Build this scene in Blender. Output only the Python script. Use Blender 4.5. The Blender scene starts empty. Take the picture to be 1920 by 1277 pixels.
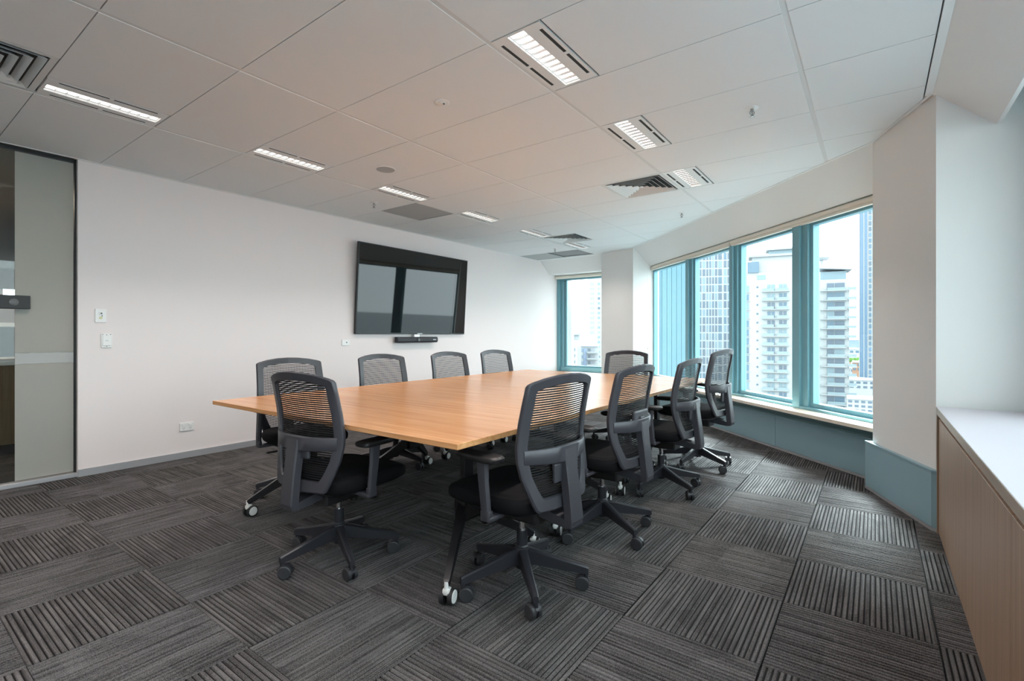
import bpy, bmesh, math, random
from mathutils import Vector, Matrix

sc = bpy.context.scene
C = sc.collection
R = math.radians
rnd = random.Random(7)

# ------------------------------------------------------------------ camera
CAM_H = 1.207
YAW = math.atan(680 / 924.0)
cam_d = bpy.data.cameras.new('camera')
cam = bpy.data.objects.new('camera', cam_d)
C.objects.link(cam)
cam.location = (0, 0, CAM_H)
cam.rotation_euler = (R(90), 0, YAW)
cam_d.sensor_width = 36.0
cam_d.lens = 924.0 / 1920.0 * 36.0
cam_d.shift_y = -10.5 / 1920.0
cam_d.clip_start = 0.02
cam_d.clip_end = 3000
sc.camera = cam

# ------------------------------------------------------------------ sky / exposure
world = bpy.data.worlds.new('overcast_sky')
sc.world = world
world.use_nodes = True
wn = world.node_tree.nodes
bg = wn['Background']
bg.inputs['Color'].default_value = (0.89, 0.965, 1.0, 1)
bg.inputs['Strength'].default_value = 5.4
sun_d = bpy.data.lights.new('veiled_sun', 'SUN')
sun_d.energy = 24.0; sun_d.angle = R(14); sun_d.color = (0.92, 0.99, 1.0)
sun = bpy.data.objects.new('veiled_sun', sun_d); C.objects.link(sun)
sun.rotation_euler = Vector((0.08, -0.70, -0.71)).to_track_quat('-Z', 'Y').to_euler()
sun.location = (0, 30, 40)
vs = sc.view_settings
vs.view_transform = 'Standard'
vs.look = 'None'
vs.exposure = 0.32
vs.gamma = 1.0
vs.use_curve_mapping = False
LAMP_W = 8.5
LAMP_C = (1.0, 0.885, 0.83)

# ------------------------------------------------------------------ materials
def new_mat(name):
    m = bpy.data.materials.new(name)
    m.use_nodes = True
    return m, m.node_tree.nodes, m.node_tree.links, m.node_tree.nodes['Principled BSDF']

def plain(name, col, rough=0.5, metal=0.0, spec=0.5, bump=0.0, bscale=200.0):
    m, n, l, b = new_mat(name)
    b.inputs['Base Color'].default_value = (*col, 1)
    b.inputs['Roughness'].default_value = rough
    b.inputs['Metallic'].default_value = metal
    b.inputs['Specular IOR Level'].default_value = spec
    if bump:
        tc = n.new('ShaderNodeTexCoord')
        t = n.new('ShaderNodeTexNoise')
        t.inputs['Scale'].default_value = bscale
        t.inputs['Detail'].default_value = 3
        l.new(tc.outputs['Object'], t.inputs['Vector'])
        bm = n.new('ShaderNodeBump')
        bm.inputs['Strength'].default_value = bump
        bm.inputs['Distance'].default_value = 0.002
        l.new(t.outputs['Fac'], bm.inputs['Height'])
        l.new(bm.outputs['Normal'], b.inputs['Normal'])
    return m

def emit(name, col, s):
    m, n, l, b = new_mat(name)
    b.inputs['Base Color'].default_value = (*col, 1)
    b.inputs['Emission Color'].default_value = (*col, 1)
    b.inputs['Emission Strength'].default_value = s
    return m

def wood(name, c1, c2, axis, scale=6.0, stretch=28.0, rough=0.35, seams=False):
    """long grain running along the given object axis"""
    m, n, l, b = new_mat(name)
    tc = n.new('ShaderNodeTexCoord')
    mp = n.new('ShaderNodeMapping')
    s = [stretch, stretch, stretch]
    s[axis] = 0.9
    mp.inputs['Scale'].default_value = s
    l.new(tc.outputs['Object'], mp.inputs['Vector'])
    oi = n.new('ShaderNodeObjectInfo')
    mul = n.new('ShaderNodeVectorMath'); mul.operation = 'SCALE'
    mul.inputs[0].default_value = (13.1, 7.7, 3.3)
    l.new(oi.outputs['Random'], mul.inputs['Scale'])
    add = n.new('ShaderNodeVectorMath'); add.operation = 'ADD'
    l.new(mp.outputs['Vector'], add.inputs[0]); l.new(mul.outputs['Vector'], add.inputs[1])
    t = n.new('ShaderNodeTexNoise')
    t.inputs['Scale'].default_value = 1.0
    t.inputs['Detail'].default_value = 6
    t.inputs['Roughness'].default_value = 0.62
    l.new(add.outputs['Vector'], t.inputs['Vector'])
    t2 = n.new('ShaderNodeTexNoise')
    t2.inputs['Scale'].default_value = 4.5
    t2.inputs['Detail'].default_value = 3
    l.new(add.outputs['Vector'], t2.inputs['Vector'])
    mx = n.new('ShaderNodeMath'); mx.operation = 'MULTIPLY_ADD'
    l.new(t2.outputs['Fac'], mx.inputs[0]); mx.inputs[1].default_value = 0.45
    l.new(t.outputs['Fac'], mx.inputs[2])
    cr = n.new('ShaderNodeValToRGB')
    cr.color_ramp.elements[0].position = 0.5
    cr.color_ramp.elements[0].color = (*c1, 1)
    cr.color_ramp.elements[1].position = 0.95
    cr.color_ramp.elements[1].color = (*c2, 1)
    l.new(mx.outputs[0], cr.inputs['Fac'])
    l.new(cr.outputs['Color'], b.inputs['Base Color'])
    b.inputs['Roughness'].default_value = rough
    return m

def carpet_mat(name, lo, hi):
    m, n, l, b = new_mat(name)
    tc = n.new('ShaderNodeTexCoord')
    oi = n.new('ShaderNodeObjectInfo')
    off = n.new('ShaderNodeVectorMath'); off.operation = 'SCALE'
    off.inputs[0].default_value = (31.7, 17.3, 5.1)
    l.new(oi.outputs['Random'], off.inputs['Scale'])
    ad = n.new('ShaderNodeVectorMath'); ad.operation = 'ADD'
    l.new(tc.outputs['Object'], ad.inputs[0]); l.new(off.outputs['Vector'], ad.inputs[1])
    sp = n.new('ShaderNodeTexNoise')
    sp.inputs['Scale'].default_value = 320; sp.inputs['Detail'].default_value = 2
    l.new(ad.outputs['Vector'], sp.inputs['Vector'])
    mp = n.new('ShaderNodeMapping'); mp.inputs['Scale'].default_value = (75, 2.2, 1)
    l.new(ad.outputs['Vector'], mp.inputs['Vector'])
    st = n.new('ShaderNodeTexNoise')
    st.inputs['Scale'].default_value = 1; st.inputs['Detail'].default_value = 2
    l.new(mp.outputs['Vector'], st.inputs['Vector'])
    mp2 = n.new('ShaderNodeMapping'); mp2.inputs['Scale'].default_value = (3.2, 3.2, 1)
    l.new(ad.outputs['Vector'], mp2.inputs['Vector'])
    pa = n.new('ShaderNodeTexVoronoi'); pa.distance = 'CHEBYCHEV'
    pa.inputs['Scale'].default_value = 1.6
    l.new(mp2.outputs['Vector'], pa.inputs['Vector'])
    a1 = n.new('ShaderNodeMath'); a1.operation = 'MULTIPLY_ADD'
    l.new(sp.outputs['Fac'], a1.inputs[0]); a1.inputs[1].default_value = 1.15
    sh = n.new('ShaderNodeMath'); sh.operation = 'MULTIPLY_ADD'; sh.inputs[1].default_value = 0.8; sh.inputs[2].default_value = 0.10
    l.new(st.outputs['Fac'], sh.inputs[0]); l.new(sh.outputs[0], a1.inputs[2])
    sx = n.new('ShaderNodeSeparateColor'); l.new(pa.outputs['Color'], sx.inputs['Color'])
    a2 = n.new('ShaderNodeMath'); a2.operation = 'MULTIPLY_ADD'
    l.new(sx.outputs[0], a2.inputs[0]); a2.inputs[1].default_value = 0.11
    l.new(a1.outputs[0], a2.inputs[2])
    cr = n.new('ShaderNodeValToRGB')
    cr.color_ramp.elements[0].position = 0.62; cr.color_ramp.elements[0].color = (*lo, 1)
    cr.color_ramp.elements[1].position = 1.22; cr.color_ramp.elements[1].color = (*hi, 1)
    dv = n.new('ShaderNodeMath'); dv.operation = 'MULTIPLY'; dv.inputs[1].default_value = 0.68
    cr.color_ramp.elements[0].position = 0.62; cr.color_ramp.elements[1].position = 1.0
    l.new(a2.outputs[0], dv.inputs[0]); l.new(dv.outputs[0], cr.inputs['Fac'])
    l.new(cr.outputs['Color'], b.inputs['Base Color'])
    b.inputs['Roughness'].default_value = 0.95
    b.inputs['Specular IOR Level'].default_value = 0.15
    return m

def glass_mat(name, tint, refl=1.0):
    m, n, l, b = new_mat(name)
    out = n['Material Output']
    tr = n.new('ShaderNodeBsdfTransparent'); tr.inputs['Color'].default_value = (*tint, 1)
    gl = n.new('ShaderNodeBsdfGlossy'); gl.inputs['Roughness'].default_value = 0.0
    lw = n.new('ShaderNodeLayerWeight'); lw.inputs['Blend'].default_value = 0.5
    pw = n.new('ShaderNodeMath'); pw.operation = 'POWER'; pw.inputs[1].default_value = 5.0
    l.new(lw.outputs['Facing'], pw.inputs[0])
    fr = n.new('ShaderNodeMath'); fr.operation = 'MULTIPLY_ADD'; fr.inputs[1].default_value = 0.6; fr.inputs[2].default_value = 0.03
    l.new(pw.outputs[0], fr.inputs[0])
    mx = n.new('ShaderNodeMixShader')
    l.new(fr.outputs[0], mx.inputs[0]); l.new(tr.outputs[0], mx.inputs[1]); l.new(gl.outputs[0], mx.inputs[2])
    l.new(mx.outputs[0], out.inputs['Surface'])
    return m

def frosted_mat(name):
    m, n, l, b = new_mat(name)
    out = n['Material Output']
    tl = n.new('ShaderNodeBsdfTranslucent'); tl.inputs['Color'].default_value = (0.80, 0.80, 0.76, 1)
    df = n.new('ShaderNodeBsdfDiffuse'); df.inputs['Color'].default_value = (0.62, 0.62, 0.59, 1)
    mx = n.new('ShaderNodeMixShader'); mx.inputs[0].default_value = 0.38
    l.new(tl.outputs[0], mx.inputs[1]); l.new(df.outputs[0], mx.inputs[2])
    l.new(mx.outputs[0], out.inputs['Surface'])
    return m

M = {}
M['wall'] = plain('painted_plaster', (0.775, 0.705, 0.688), 0.75, bump=0.05, bscale=300)
M['column'] = plain('column_paint', (0.80, 0.785, 0.76), 0.7)
M['ceil_tile'] = plain('mineral_tile', (0.76, 0.77, 0.77), 0.9, bump=0.35, bscale=420)
M['ceil_grid'] = plain('grid_white', (0.66, 0.66, 0.65), 0.6)
M['ceil_back'] = plain('plenum_grey', (0.30, 0.30, 0.30), 0.9)
M['bulkhead'] = plain('bulkhead_paint', (0.78, 0.775, 0.76), 0.75)
M['trim'] = plain('white_trim', (0.78, 0.78, 0.77), 0.5)
M['alu'] = plain('satin_aluminium', (0.55, 0.55, 0.57), 0.4, 0.6)
M['teal'] = plain('teal_anodised', (0.19, 0.385, 0.445), 0.38, 0.2)
M['teal_dark'] = plain('teal_gasket', (0.03, 0.085, 0.105), 0.5)
M['heater'] = plain('teal_powder_coat', (0.24, 0.37, 0.415), 0.42)
M['sill'] = wood('pale_sill_laminate', (0.72, 0.62, 0.50), (0.80, 0.72, 0.62), 0, stretch=20, rough=0.35)
M['blind'] = plain('cream_blind', (0.80, 0.755, 0.66), 0.7)
M['glass'] = glass_mat('window_glass', (0.93, 0.985, 0.99))
M['door_glass'] = glass_mat('door_glass', (0.95, 0.97, 0.96))
M['frost'] = frosted_mat('frosted_film')
M['band'] = plain('white_film', (0.40, 0.405, 0.39), 0.6)
M['black'] = plain('black_rubber', (0.012, 0.012, 0.013), 0.5)
M['lamp_glow'] = emit('lamp_glow', (1.0, 0.965, 0.92), 1.5)
M['reflector'] = plain('louvre_aluminium', (0.85, 0.85, 0.85), 0.25, 0.8)
M['panel_white'] = plain('panel_white', (0.74, 0.74, 0.73), 0.45)
M['slot'] = plain('slot_dark', (0.03, 0.03, 0.03), 0.8)
M['vent'] = plain('vent_white', (0.68, 0.69, 0.68), 0.5)
M['grey_panel'] = plain('grey_grille', (0.40, 0.41, 0.41), 0.7, bump=0.5, bscale=900)
M['chrome'] = plain('chrome', (0.75, 0.76, 0.78), 0.12, 1.0)
M['steel'] = plain('sprinkler_steel', (0.35, 0.33, 0.32), 0.3, 0.9)
M['plate'] = plain('white_plate', (0.78, 0.77, 0.75), 0.35)
M['plate_dark'] = plain('plate_dark', (0.10, 0.10, 0.10), 0.4)
M['yellow'] = plain('yellow_ring', (0.55, 0.52, 0.08), 0.4)
M['tv_body'] = plain('tv_black', (0.010, 0.010, 0.011), 0.35)
M['screen'] = plain('tv_screen', (0.006, 0.006, 0.006), 0.03, spec=0.45)
M['bar'] = plain('speaker_cloth', (0.022, 0.021, 0.026), 0.6, bump=0.3, bscale=900)
M['frame'] = plain('charcoal_plastic', (0.038, 0.037, 0.045), 0.40, bump=0.08, bscale=600)
M['mesh'] = plain('black_mesh_rib', (0.009, 0.009, 0.010), 0.6, spec=0.25)
M['fabric'] = plain('black_fabric', (0.0055, 0.0055, 0.0065), 0.9, spec=0.15, bump=0.3, bscale=700)
M['base'] = plain('black_nylon', (0.022, 0.022, 0.027), 0.36)
M['wheel'] = plain('wheel_grey', (0.028, 0.028, 0.032), 0.5)
M['pad'] = plain('armpad_black', (0.012, 0.011, 0.012), 0.42)
M['leg'] = plain('table_leg_black', (0.010, 0.010, 0.012), 0.32)
M['cap'] = plain('castor_cap_white', (0.72, 0.71, 0.69), 0.4)
M['table'] = wood('oak_laminate', (0.46, 0.205, 0.080), (0.66, 0.345, 0.155), 0, stretch=26, rough=0.24)
M['table_edge'] = wood('oak_edge', (0.40, 0.20, 0.09), (0.54, 0.30, 0.15), 0, stretch=26, rough=0.4)
M['cred'] = wood('walnut_laminate', (0.27, 0.175, 0.115), (0.40, 0.275, 0.19), 2, stretch=45, rough=0.42)
M['cred_edge'] = wood('walnut_edge', (0.33, 0.26, 0.20), (0.43, 0.35, 0.28), 1, stretch=30, rough=0.4)
M['cred_top'] = plain('white_laminate', (0.57, 0.55, 0.60), 0.38)
M['carpet'] = carpet_mat('carpet_yarn', (0.028, 0.026, 0.0265), (0.165, 0.157, 0.157))
M['carpet_dark'] = plain('carpet_groove', (0.016, 0.0145, 0.015), 1.0, spec=0.05)
M['concrete'] = plain('slab', (0.02, 0.02, 0.02), 0.9)
M['brown_wall'] = plain('brown_panel', (0.20, 0.13, 0.10), 0.6)
M['bench'] = plain('bench_white', (0.75, 0.75, 0.73), 0.35)
M['kitchen_wood'] = wood('kitchen_wood', (0.13, 0.085, 0.045), (0.20, 0.14, 0.08), 2, stretch=30)
M['splash'] = plain('splashback_grey', (0.12, 0.12, 0.12), 0.2)
# the city
M['b_white'] = plain('render_white', (0.285, 0.295, 0.295), 0.8)
M['b_slab'] = plain('slab_white', (0.235, 0.245, 0.25), 0.8)
M['b_glass'] = plain('far_glass', (0.065, 0.11, 0.15), 0.3)
M['b_glass2'] = plain('far_glass_pale', (0.13, 0.185, 0.21), 0.35)
M['b_glass3'] = plain('far_glass_dark', (0.07, 0.095, 0.125), 0.4)
M['b_rail'] = plain('balcony_glass', (0.15, 0.195, 0.21), 0.3)
M['b_teal'] = plain('teal_cladding', (0.045, 0.12, 0.155), 0.45)
M['b_teal2'] = plain('teal_cladding_pale', (0.06, 0.145, 0.18), 0.45)
M['b_blue'] = plain('blue_curtain_wall', (0.085, 0.14, 0.205), 0.3)
M['b_grey'] = plain('concrete_grey', (0.22, 0.23, 0.25), 0.8)
M['b_bluegrey'] = plain('bluegrey_render', (0.16, 0.20, 0.27), 0.8)
M['b_brick'] = plain('brick_orange', (0.26, 0.14, 0.085), 0.8)
M['b_green'] = plain('tree_green', (0.09, 0.19, 0.035), 0.9)
M['b_street'] = plain('street_grey', (0.14, 0.15, 0.16), 0.9)
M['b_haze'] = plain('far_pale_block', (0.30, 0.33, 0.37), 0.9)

# ------------------------------------------------------------------ mesh helpers
class MB:
    def __init__(self):
        self.v = []; self.f = []; self.mi = []; self.smooth = []
    def add(self, vs_, fs_, mi=0, sm=False, mat=None):
        o = len(self.v)
        if mat is not None:
            vs_ = [tuple(mat @ Vector(p)) for p in vs_]
        self.v += [tuple(p) for p in vs_]
        for f in fs_:
            self.f.append(tuple(i + o for i in f)); self.mi.append(mi); self.smooth.append(sm)
        return self
    def box(self, x0, x1, y0, y1, z0, z1, mi=0, mat=None):
        vs_ = [(x0, y0, z0), (x1, y0, z0), (x1, y1, z0), (x0, y1, z0), (x0, y0, z1), (x1, y0, z1), (x1, y1, z1), (x0, y1, z1)]
        fs_ = [(0, 3, 2, 1), (4, 5, 6, 7), (0, 1, 5, 4), (1, 2, 6, 5), (2, 3, 7, 6), (3, 0, 4, 7)]
        return self.add(vs_, fs_, mi, False, mat)
    def bbox(self, x0, x1, y0, y1, z0, z1, r=0.004, mi=0, mat=None, seg=2):
        """box with bevelled edges"""
        bm = bmesh.new()
        bmesh.ops.create_cube(bm, size=1.0)
        for v in bm.verts:
            v.co = ((x0 + x1) / 2 + v.co.x * (x1 - x0), (y0 + y1) / 2 + v.co.y * (y1 - y0), (z0 + z1) / 2 + v.co.z * (z1 - z0))
        bmesh.ops.bevel(bm, geom=list(bm.edges), offset=r, segments=seg, profile=0.5, affect='EDGES')
        bm.verts.index_update()
        vs_ = [tuple(v.co) for v in bm.verts]; fs_ = [tuple(v.index for v in f.verts) for f in bm.faces]
        bm.free()
        return self.add(vs_, fs_, mi, False, mat)
    def prism(self, poly, z0, z1, mi=0, mat=None):
        n = len(poly)
        vs_ = [(p[0], p[1], z0) for p in poly] + [(p[0], p[1], z1) for p in poly]
        fs_ = [tuple(range(n - 1, -1, -1)), tuple(range(n, 2 * n))]
        fs_ += [(i, (i + 1) % n, n + (i + 1) % n, n + i) for i in range(n)]
        return self.add(vs_, fs_, mi, False, mat)
    def cyl(self, p0, p1, r0, r1=None, n=16, mi=0, caps=True, sm=True, mat=None):
        r1 = r0 if r1 is None else r1
        p0 = Vector(p0); p1 = Vector(p1); ax = (p1 - p0).normalized()
        up = Vector((0, 0, 1)) if abs(ax.z) < 0.9 else Vector((1, 0, 0))
        a = ax.cross(up).normalized(); b = ax.cross(a)
        vs_ = []
        for p, r in ((p0, r0), (p1, r1)):
            for i in range(n):
                t = 2 * math.pi * i / n
                vs_.append(tuple(p + a * (r * math.cos(t)) + b * (r * math.sin(t))))
        fs_ = [(i, i + n, (i + 1) % n + n, (i + 1) % n) for i in range(n)]
        self.add(vs_, fs_, mi, sm, mat)
        if caps:
            self.add(vs_[:n], [tuple(range(n))], mi, False, mat)
            self.add(vs_[n:], [tuple(range(n - 1, -1, -1))], mi, False, mat)
        return self
    def lathe(self, prof, n=20, mi=0, mat=None, sm=True):
        """profile of (r, z) about z"""
        vs_ = []
        for r, z in prof:
            for i in range(n):
                t = 2 * math.pi * i / n
                vs_.append((r * math.cos(t), r * math.sin(t), z))
        fs_ = []
        for k in range(len(prof) - 1):
            for i in range(n):
                j = (i + 1) % n
                fs_.append((k * n + i, k * n + j, (k + 1) * n + j, (k + 1) * n + i))
        fs_.append(tuple(range(n - 1, -1, -1)))
        fs_.append(tuple((len(prof) - 1) * n + i for i in range(n)))
        return self.add(vs_, fs_, mi, sm, mat)
    def grid(self, rows, mi=0, sm=True, close=False):
        """rows: list of equal-length point rows"""
        m = len(rows[0]); vs_ = [p for r in rows for p in r]; fs_ = []
        for i in range(len(rows) - 1):
            for j in range(m - 1 if not close else m):
                k = (j + 1) % m
                fs_.append((i * m + j, i * m + k, (i + 1) * m + k, (i + 1) * m + j))
        return self.add(vs_, fs_, mi, sm)
    def mesh(self, name, mats):
        me = bpy.data.meshes.new(name)
        me.from_pydata(self.v, [], self.f)
        for m in (mats if isinstance(mats, (list, tuple)) else [mats]):
            me.materials.append(m)
        me.polygons.foreach_set('material_index', self.mi)
        me.polygons.foreach_set('use_smooth', self.smooth)
        bm = bmesh.new(); bm.from_mesh(me)
        bmesh.ops.recalc_face_normals(bm, faces=list(bm.faces))
        bm.to_mesh(me); bm.free()
        me.update()
        if any(self.smooth): me.set_sharp_from_angle(angle=R(38))
        return me
    def build(self, name, mats, parent=None, loc=(0, 0, 0), rot=(0, 0, 0)):
        return link(name, self.mesh(name, mats), parent, loc, rot)

def link(name, me, parent=None, loc=(0, 0, 0), rot=(0, 0, 0)):
    o = bpy.data.objects.new(name, me)
    C.objects.link(o)
    o.location = loc; o.rotation_euler = rot
    if parent is not None:
        o.parent = parent
    return o

def tag(o, label=None, cat=None, group=None, kind=None):
    if label: o['label'] = label
    if cat: o['category'] = cat
    if group: o['group'] = group
    if kind: o['kind'] = kind
    return o

def thing(name, label, cat, loc=(0, 0, 0), rz=0.0, group=None):
    o = bpy.data.objects.new(name, None)
    C.objects.link(o)
    o.empty_display_size = 0.1
    o.location = loc; o.rotation_euler = (0, 0, rz)
    return tag(o, label, cat, group)

def setting(name, label, cat, mb=None, mats=None, loc=(0, 0, 0), rz=0.0):
    if mb is None:
        o = thing(name, label, cat, loc, rz)
    else:
        o = mb.build(name, mats, None, loc, (0, 0, rz))
    return tag(o, label, cat, None, 'structure')

def copy_tree(o, parent=None):
    c = o.copy(); C.objects.link(c); c.parent = parent
    for ch in list(o.children):
        copy_tree(ch, c)
    return c

# ------------------------------------------------------------------ main dimensions
WL = -5.45           # left wall face
CE = 2.70            # ceiling
S2 = math.sqrt(0.5)
REAR = -3.6
XW = 0.95            # window wall on the right
YB = 9.05            # back window plane

# ------------------------------------------------------------------ floor
mb = MB()
mb.prism([(-16.0, REAR - .2), (1.15, REAR - .2), (1.15, 4.2), (-3.3, 8.65), (-3.3, 10), (-16, 10)], -0.30, -0.012)
floor = setting('floor', 'dark grey ribbed carpet tile floor of the meeting room', 'floor', mb, M['concrete'])
TX, TY, T0X, T0Y = 0.538, 0.533, -0.335, 2.530
def carpet_tile_mesh():
    m = MB()
    nr = 27
    p = 1.0 / nr
    hx, hy = TX / 2 - 0.0008, TY / 2 - 0.0008
    m.box(-hx, hx, -hy, hy, -0.012, -0.0056, 1)
    r2 = random.Random(3)
    for k in range(nr):
        x = -hx + 2 * hx * (k + 0.5) * p
        w = 2 * hx * p * (0.350 + 0.05 * r2.random())
        h = -0.0008 - 0.0012 * r2.random()
        vs_ = [(x - w, -hy, -0.0056), (x - w * 0.72, -hy, h), (x + w * 0.72, -hy, h), (x + w, -hy, -0.0056)]
        vs_ += [(a, hy, c) for a, b_, c in vs_]
        m.add(vs_, [(0, 1, 5, 4), (1, 2, 6, 5), (2, 3, 7, 6), (0, 3, 2, 1), (4, 5, 6, 7)], 0, False)
    return m.mesh('carpet_tile', [M['carpet'], M['carpet_dark']])
ct = carpet_tile_mesh()
def floor_in(x, y):
    if x > 0.60 or y > 9.2: return False
    if x + y > 5.35 + 0.25: return False
    return True
for i in range(-10, 2):
    for j in range(-7, 13):
        x = T0X + TX * (i + 0.5); y = T0Y + TY * (j + 0.5)
        if not floor_in(x, y): continue
        if x < -5.75: continue
        link('carpet_tile', ct, floor, (x, y, 0), (0, 0, 0 if (i + j) % 2 == 0 else R(90)))
mb = MB(); mb.box(-16.0, WL - 0.33, REAR, 10, -0.012, -0.003)
mb.build('corridor_carpet', M['carpet'], floor)

# ------------------------------------------------------------------ ceiling with tiles, lights, vents
mb = MB(); mb.prism([(WL - .2, REAR - .2), (1.15, REAR - .2), (1.15, 4.2), (-3.35, 8.70), (-3.6, 9.15), (WL - .2, 9.15)], CE + 0.022, CE + 0.2)
ceiling = setting('ceiling', 'suspended ceiling of white mineral tiles in a metal grid', 'ceiling', mb, M['ceil_back'])
XC = [-6.755, -5.465, -4.175, -2.880, -1.590, -0.335, 0.955]
CY0, CYP = 0.700, 0.629
def cell_y(k): return CY0 + CYP * k, CY0 + CYP * (k + 1)
tile_cache = {}
def ceil_tile(x0, x1, y0, y1):
    if x1 + y1 > 4.80:             # cut the tile along the slanted edge
        poly = [(x0, y0), (x1, y0), (x1, y1), (x0, y1)]; out = []
        for p, q in zip(poly, poly[1:] + poly[:1]):
            a, b = 4.80 - p[0] - p[1], 4.80 - q[0] - q[1]
            if a >= 0: out.append(p)
            if a * b < 0: out.append((p[0] + (q[0] - p[0]) * a / (a - b), p[1] + (q[1] - p[1]) * a / (a - b)))
        if len(out) < 3: return
        m = MB(); m.prism(out, CE, CE + .015); m.build('ceiling_tile', M['ceil_tile'], ceiling)
        return
    w, d = round(x1 - x0, 4), round(y1 - y0, 4)
    if (w, d) not in tile_cache:
        m = MB(); m.box(-w / 2, w / 2, -d / 2, d / 2, 0, 0.015)
        tile_cache[(w, d)] = m.mesh('ceiling_tile', M['ceil_tile'])
    link('ceiling_tile', tile_cache[(w, d)], ceiling, ((x0 + x1) / 2, (y0 + y1) / 2, CE))
special = {}                       # (col, row) -> list of free x spans
LW = 0.305
lights = [(-4.175, k) for k in range(-6, 11, 2)] + [(-1.590, k) for k in range(-6, 7, 2)]
for x, k in lights:
    special[(XC.index(x), k)] = [(x + LW + 0.012, XC[XC.index(x) + 1] - 0.014)]
special[(2, -1)] = [(-3.545, -2.894)]
special[(3, 6)] = [(-2.866, -2.205)]
special[(2, 9)] = [(-3.525, -2.894)]
special[(1, 5)] = [(-5.445, -4.795)]
special[(1, 11)] = []
for ci in range(1, 6):
    x0, x1 = XC[ci], XC[ci + 1]
    if ci == 5: x1 = 0.285
    for k in range(-7, 13):
        y0, y1 = cell_y(k)
        xm = (x0 + x1) / 2
        if x0 + y0 > 4.75: continue
        if y0 > 8.4: continue
        spans = special.get((ci, k), [(x0 + 0.014, x1 - (0.014 if ci < 5 else 0.04))])
        for a, b in spans:
            ceil_tile(a, b, y0 + 0.0025, y1 - 0.0025)
for x in XC[2:6]:
    m = MB(); m.box(x - 0.016, x + 0.016, -4, min(8.4, 4.78 - x), CE + 0.003, CE + 0.012)
    m.build('ceiling_tee', M['ceil_grid'], ceiling)
# perimeter angles
def edge_trim(p, q, w=0.022, z0=CE - 0.004, z1=CE + 0.02):
    p = Vector((*p, 0)); q = Vector((*q, 0)); d = (q - p).normalized(); nn = Vector((-d.y, d.x, 0)) * w
    m = MB(); m.prism([tuple(p)[:2], tuple(q)[:2], tuple(q + nn)[:2], tuple(p + nn)[:2]], z0, z1)
    return m
OUT = [(0.290, -3.6), (0.290, 4.00), (-0.012, 4.735), (-3.330, 8.02), (-4.06, 8.30), (WL, 8.38), (WL, -3.6)]
for n_, (a, b) in enumerate(zip(OUT[:-1], OUT[1:])):
    o = edge_trim(a, b, 0.038 if n_ == 0 else 0.02).build('trim_%d' % (n_ + 1), M['trim'])
    tag(o, ['white angle trim along the right ceiling edge', 'white angle trim over the angled near column', 'white angle trim along the slanted window bulkhead', 'white angle trim over the far column', 'white angle trim above the back window bulkhead', 'white angle trim where ceiling meets the screen wall'][n_], 'trim', None, 'structure')

def make_light():
    root = thing('ceiling_light', 'x', 'light')
    y = CYP - 0.006
    m = MB()
    s0, s1 = 0.10, 0.20
    for a, b in ((0.006, 0.026), (0.046, s0), (s1, 0.262), (0.282, 0.300)):
        m.box(a, b, 0.004, y - 0.004, 0, 0.012)
    for a, b in ((0.026, 0.046), (0.262, 0.282)):
        for c, d in ((0.004, 0.06), (0.30, 0.322), (0.560, y - 0.004)):
            m.box(a, b, c, d, 0, 0.012)
    m.box(s0, s1, 0.004, 0.02, 0, 0.012); m.box(s0, s1, y - 0.02, y - 0.004, 0, 0.012)
    m.build('panel', M['panel_white'], root)
    for a in (0.026, 0.262):
        for c, d in ((0.06, 0.30), (0.322, 0.56)):
            m = MB(); m.box(a, a + 0.02, c, d, 0.002, 0.011); m.build('air_slot', M['slot'], root)
    m = MB(); m.box(s0, s1, 0.02, y - 0.02, 0.016, 0.0185); m.build('lamp', M['lamp_glow'], root)
    for k in range(1, 11):
        yy = 0.02 + (y - 0.04) * k / 11
        m = MB()
        m.add([(s0, yy - 0.004, 0.015), (s0, yy + 0.004, 0.015), (s0, yy, 0.002), (s1, yy - 0.004, 0.015), (s1, yy + 0.004, 0.015), (s1, yy, 0.002)],
              [(0, 1, 2), (3, 5, 4), (0, 2, 5, 3), (1, 4, 5, 2), (0, 3, 4, 1)])
        m.build('louvre_blade', M['reflector'], root)
    ld = bpy.data.lights.new('lamp_light', 'AREA')
    ld.shape = 'RECTANGLE'; ld.size = s1 - s0; ld.size_y = y - 0.04
    ld.energy = LAMP_W; ld.color = LAMP_C; ld.spread = R(118)
    lo = bpy.data.objects.new('lamp_light', ld); C.objects.link(lo); lo.parent = root
    lo.location = ((s0 + s1) / 2, y / 2, -0.004)
    return root
ordn = ['first', 'second', 'third', 'fourth', 'fifth', 'sixth']
lp = make_light(); first = True
for x, k in lights:
    o = lp if first else copy_tree(lp); first = False
    o.location = (x + 0.003, CY0 + CYP * k + 0.003, CE)
    if k < 0 or (x > -2 and k < 2):
        tag(o, '%s row louvred ceiling light outside the picture, %s from the camera' % ('left' if x < -4 else 'right', {0: 'first', -2: 'second' if x > -2 else 'first', -4: 'third' if x > -2 else 'second', -6: 'fourth' if x > -2 else 'third'}[k]), 'light', 'louvred slot lights')
    elif x < -4:
        tag(o, ['left row louvred ceiling light above the glass door', 'left row louvred ceiling light, second from the glass door', 'left row louvred ceiling light beside the larger grey panel', 'left row louvred ceiling light, third from the back window', 'left row louvred ceiling light just before the small square diffuser', 'left row louvred ceiling light nearest the back window'][k // 2], 'light', 'louvred slot lights')
    else:
        tag(o, ['', 'largest louvred ceiling light, nearest in the right row', 'middle louvred ceiling light of the right row', 'farthest right row louvred ceiling light beside the square diffuser'][k // 2], 'light', 'louvred slot lights')

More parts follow.
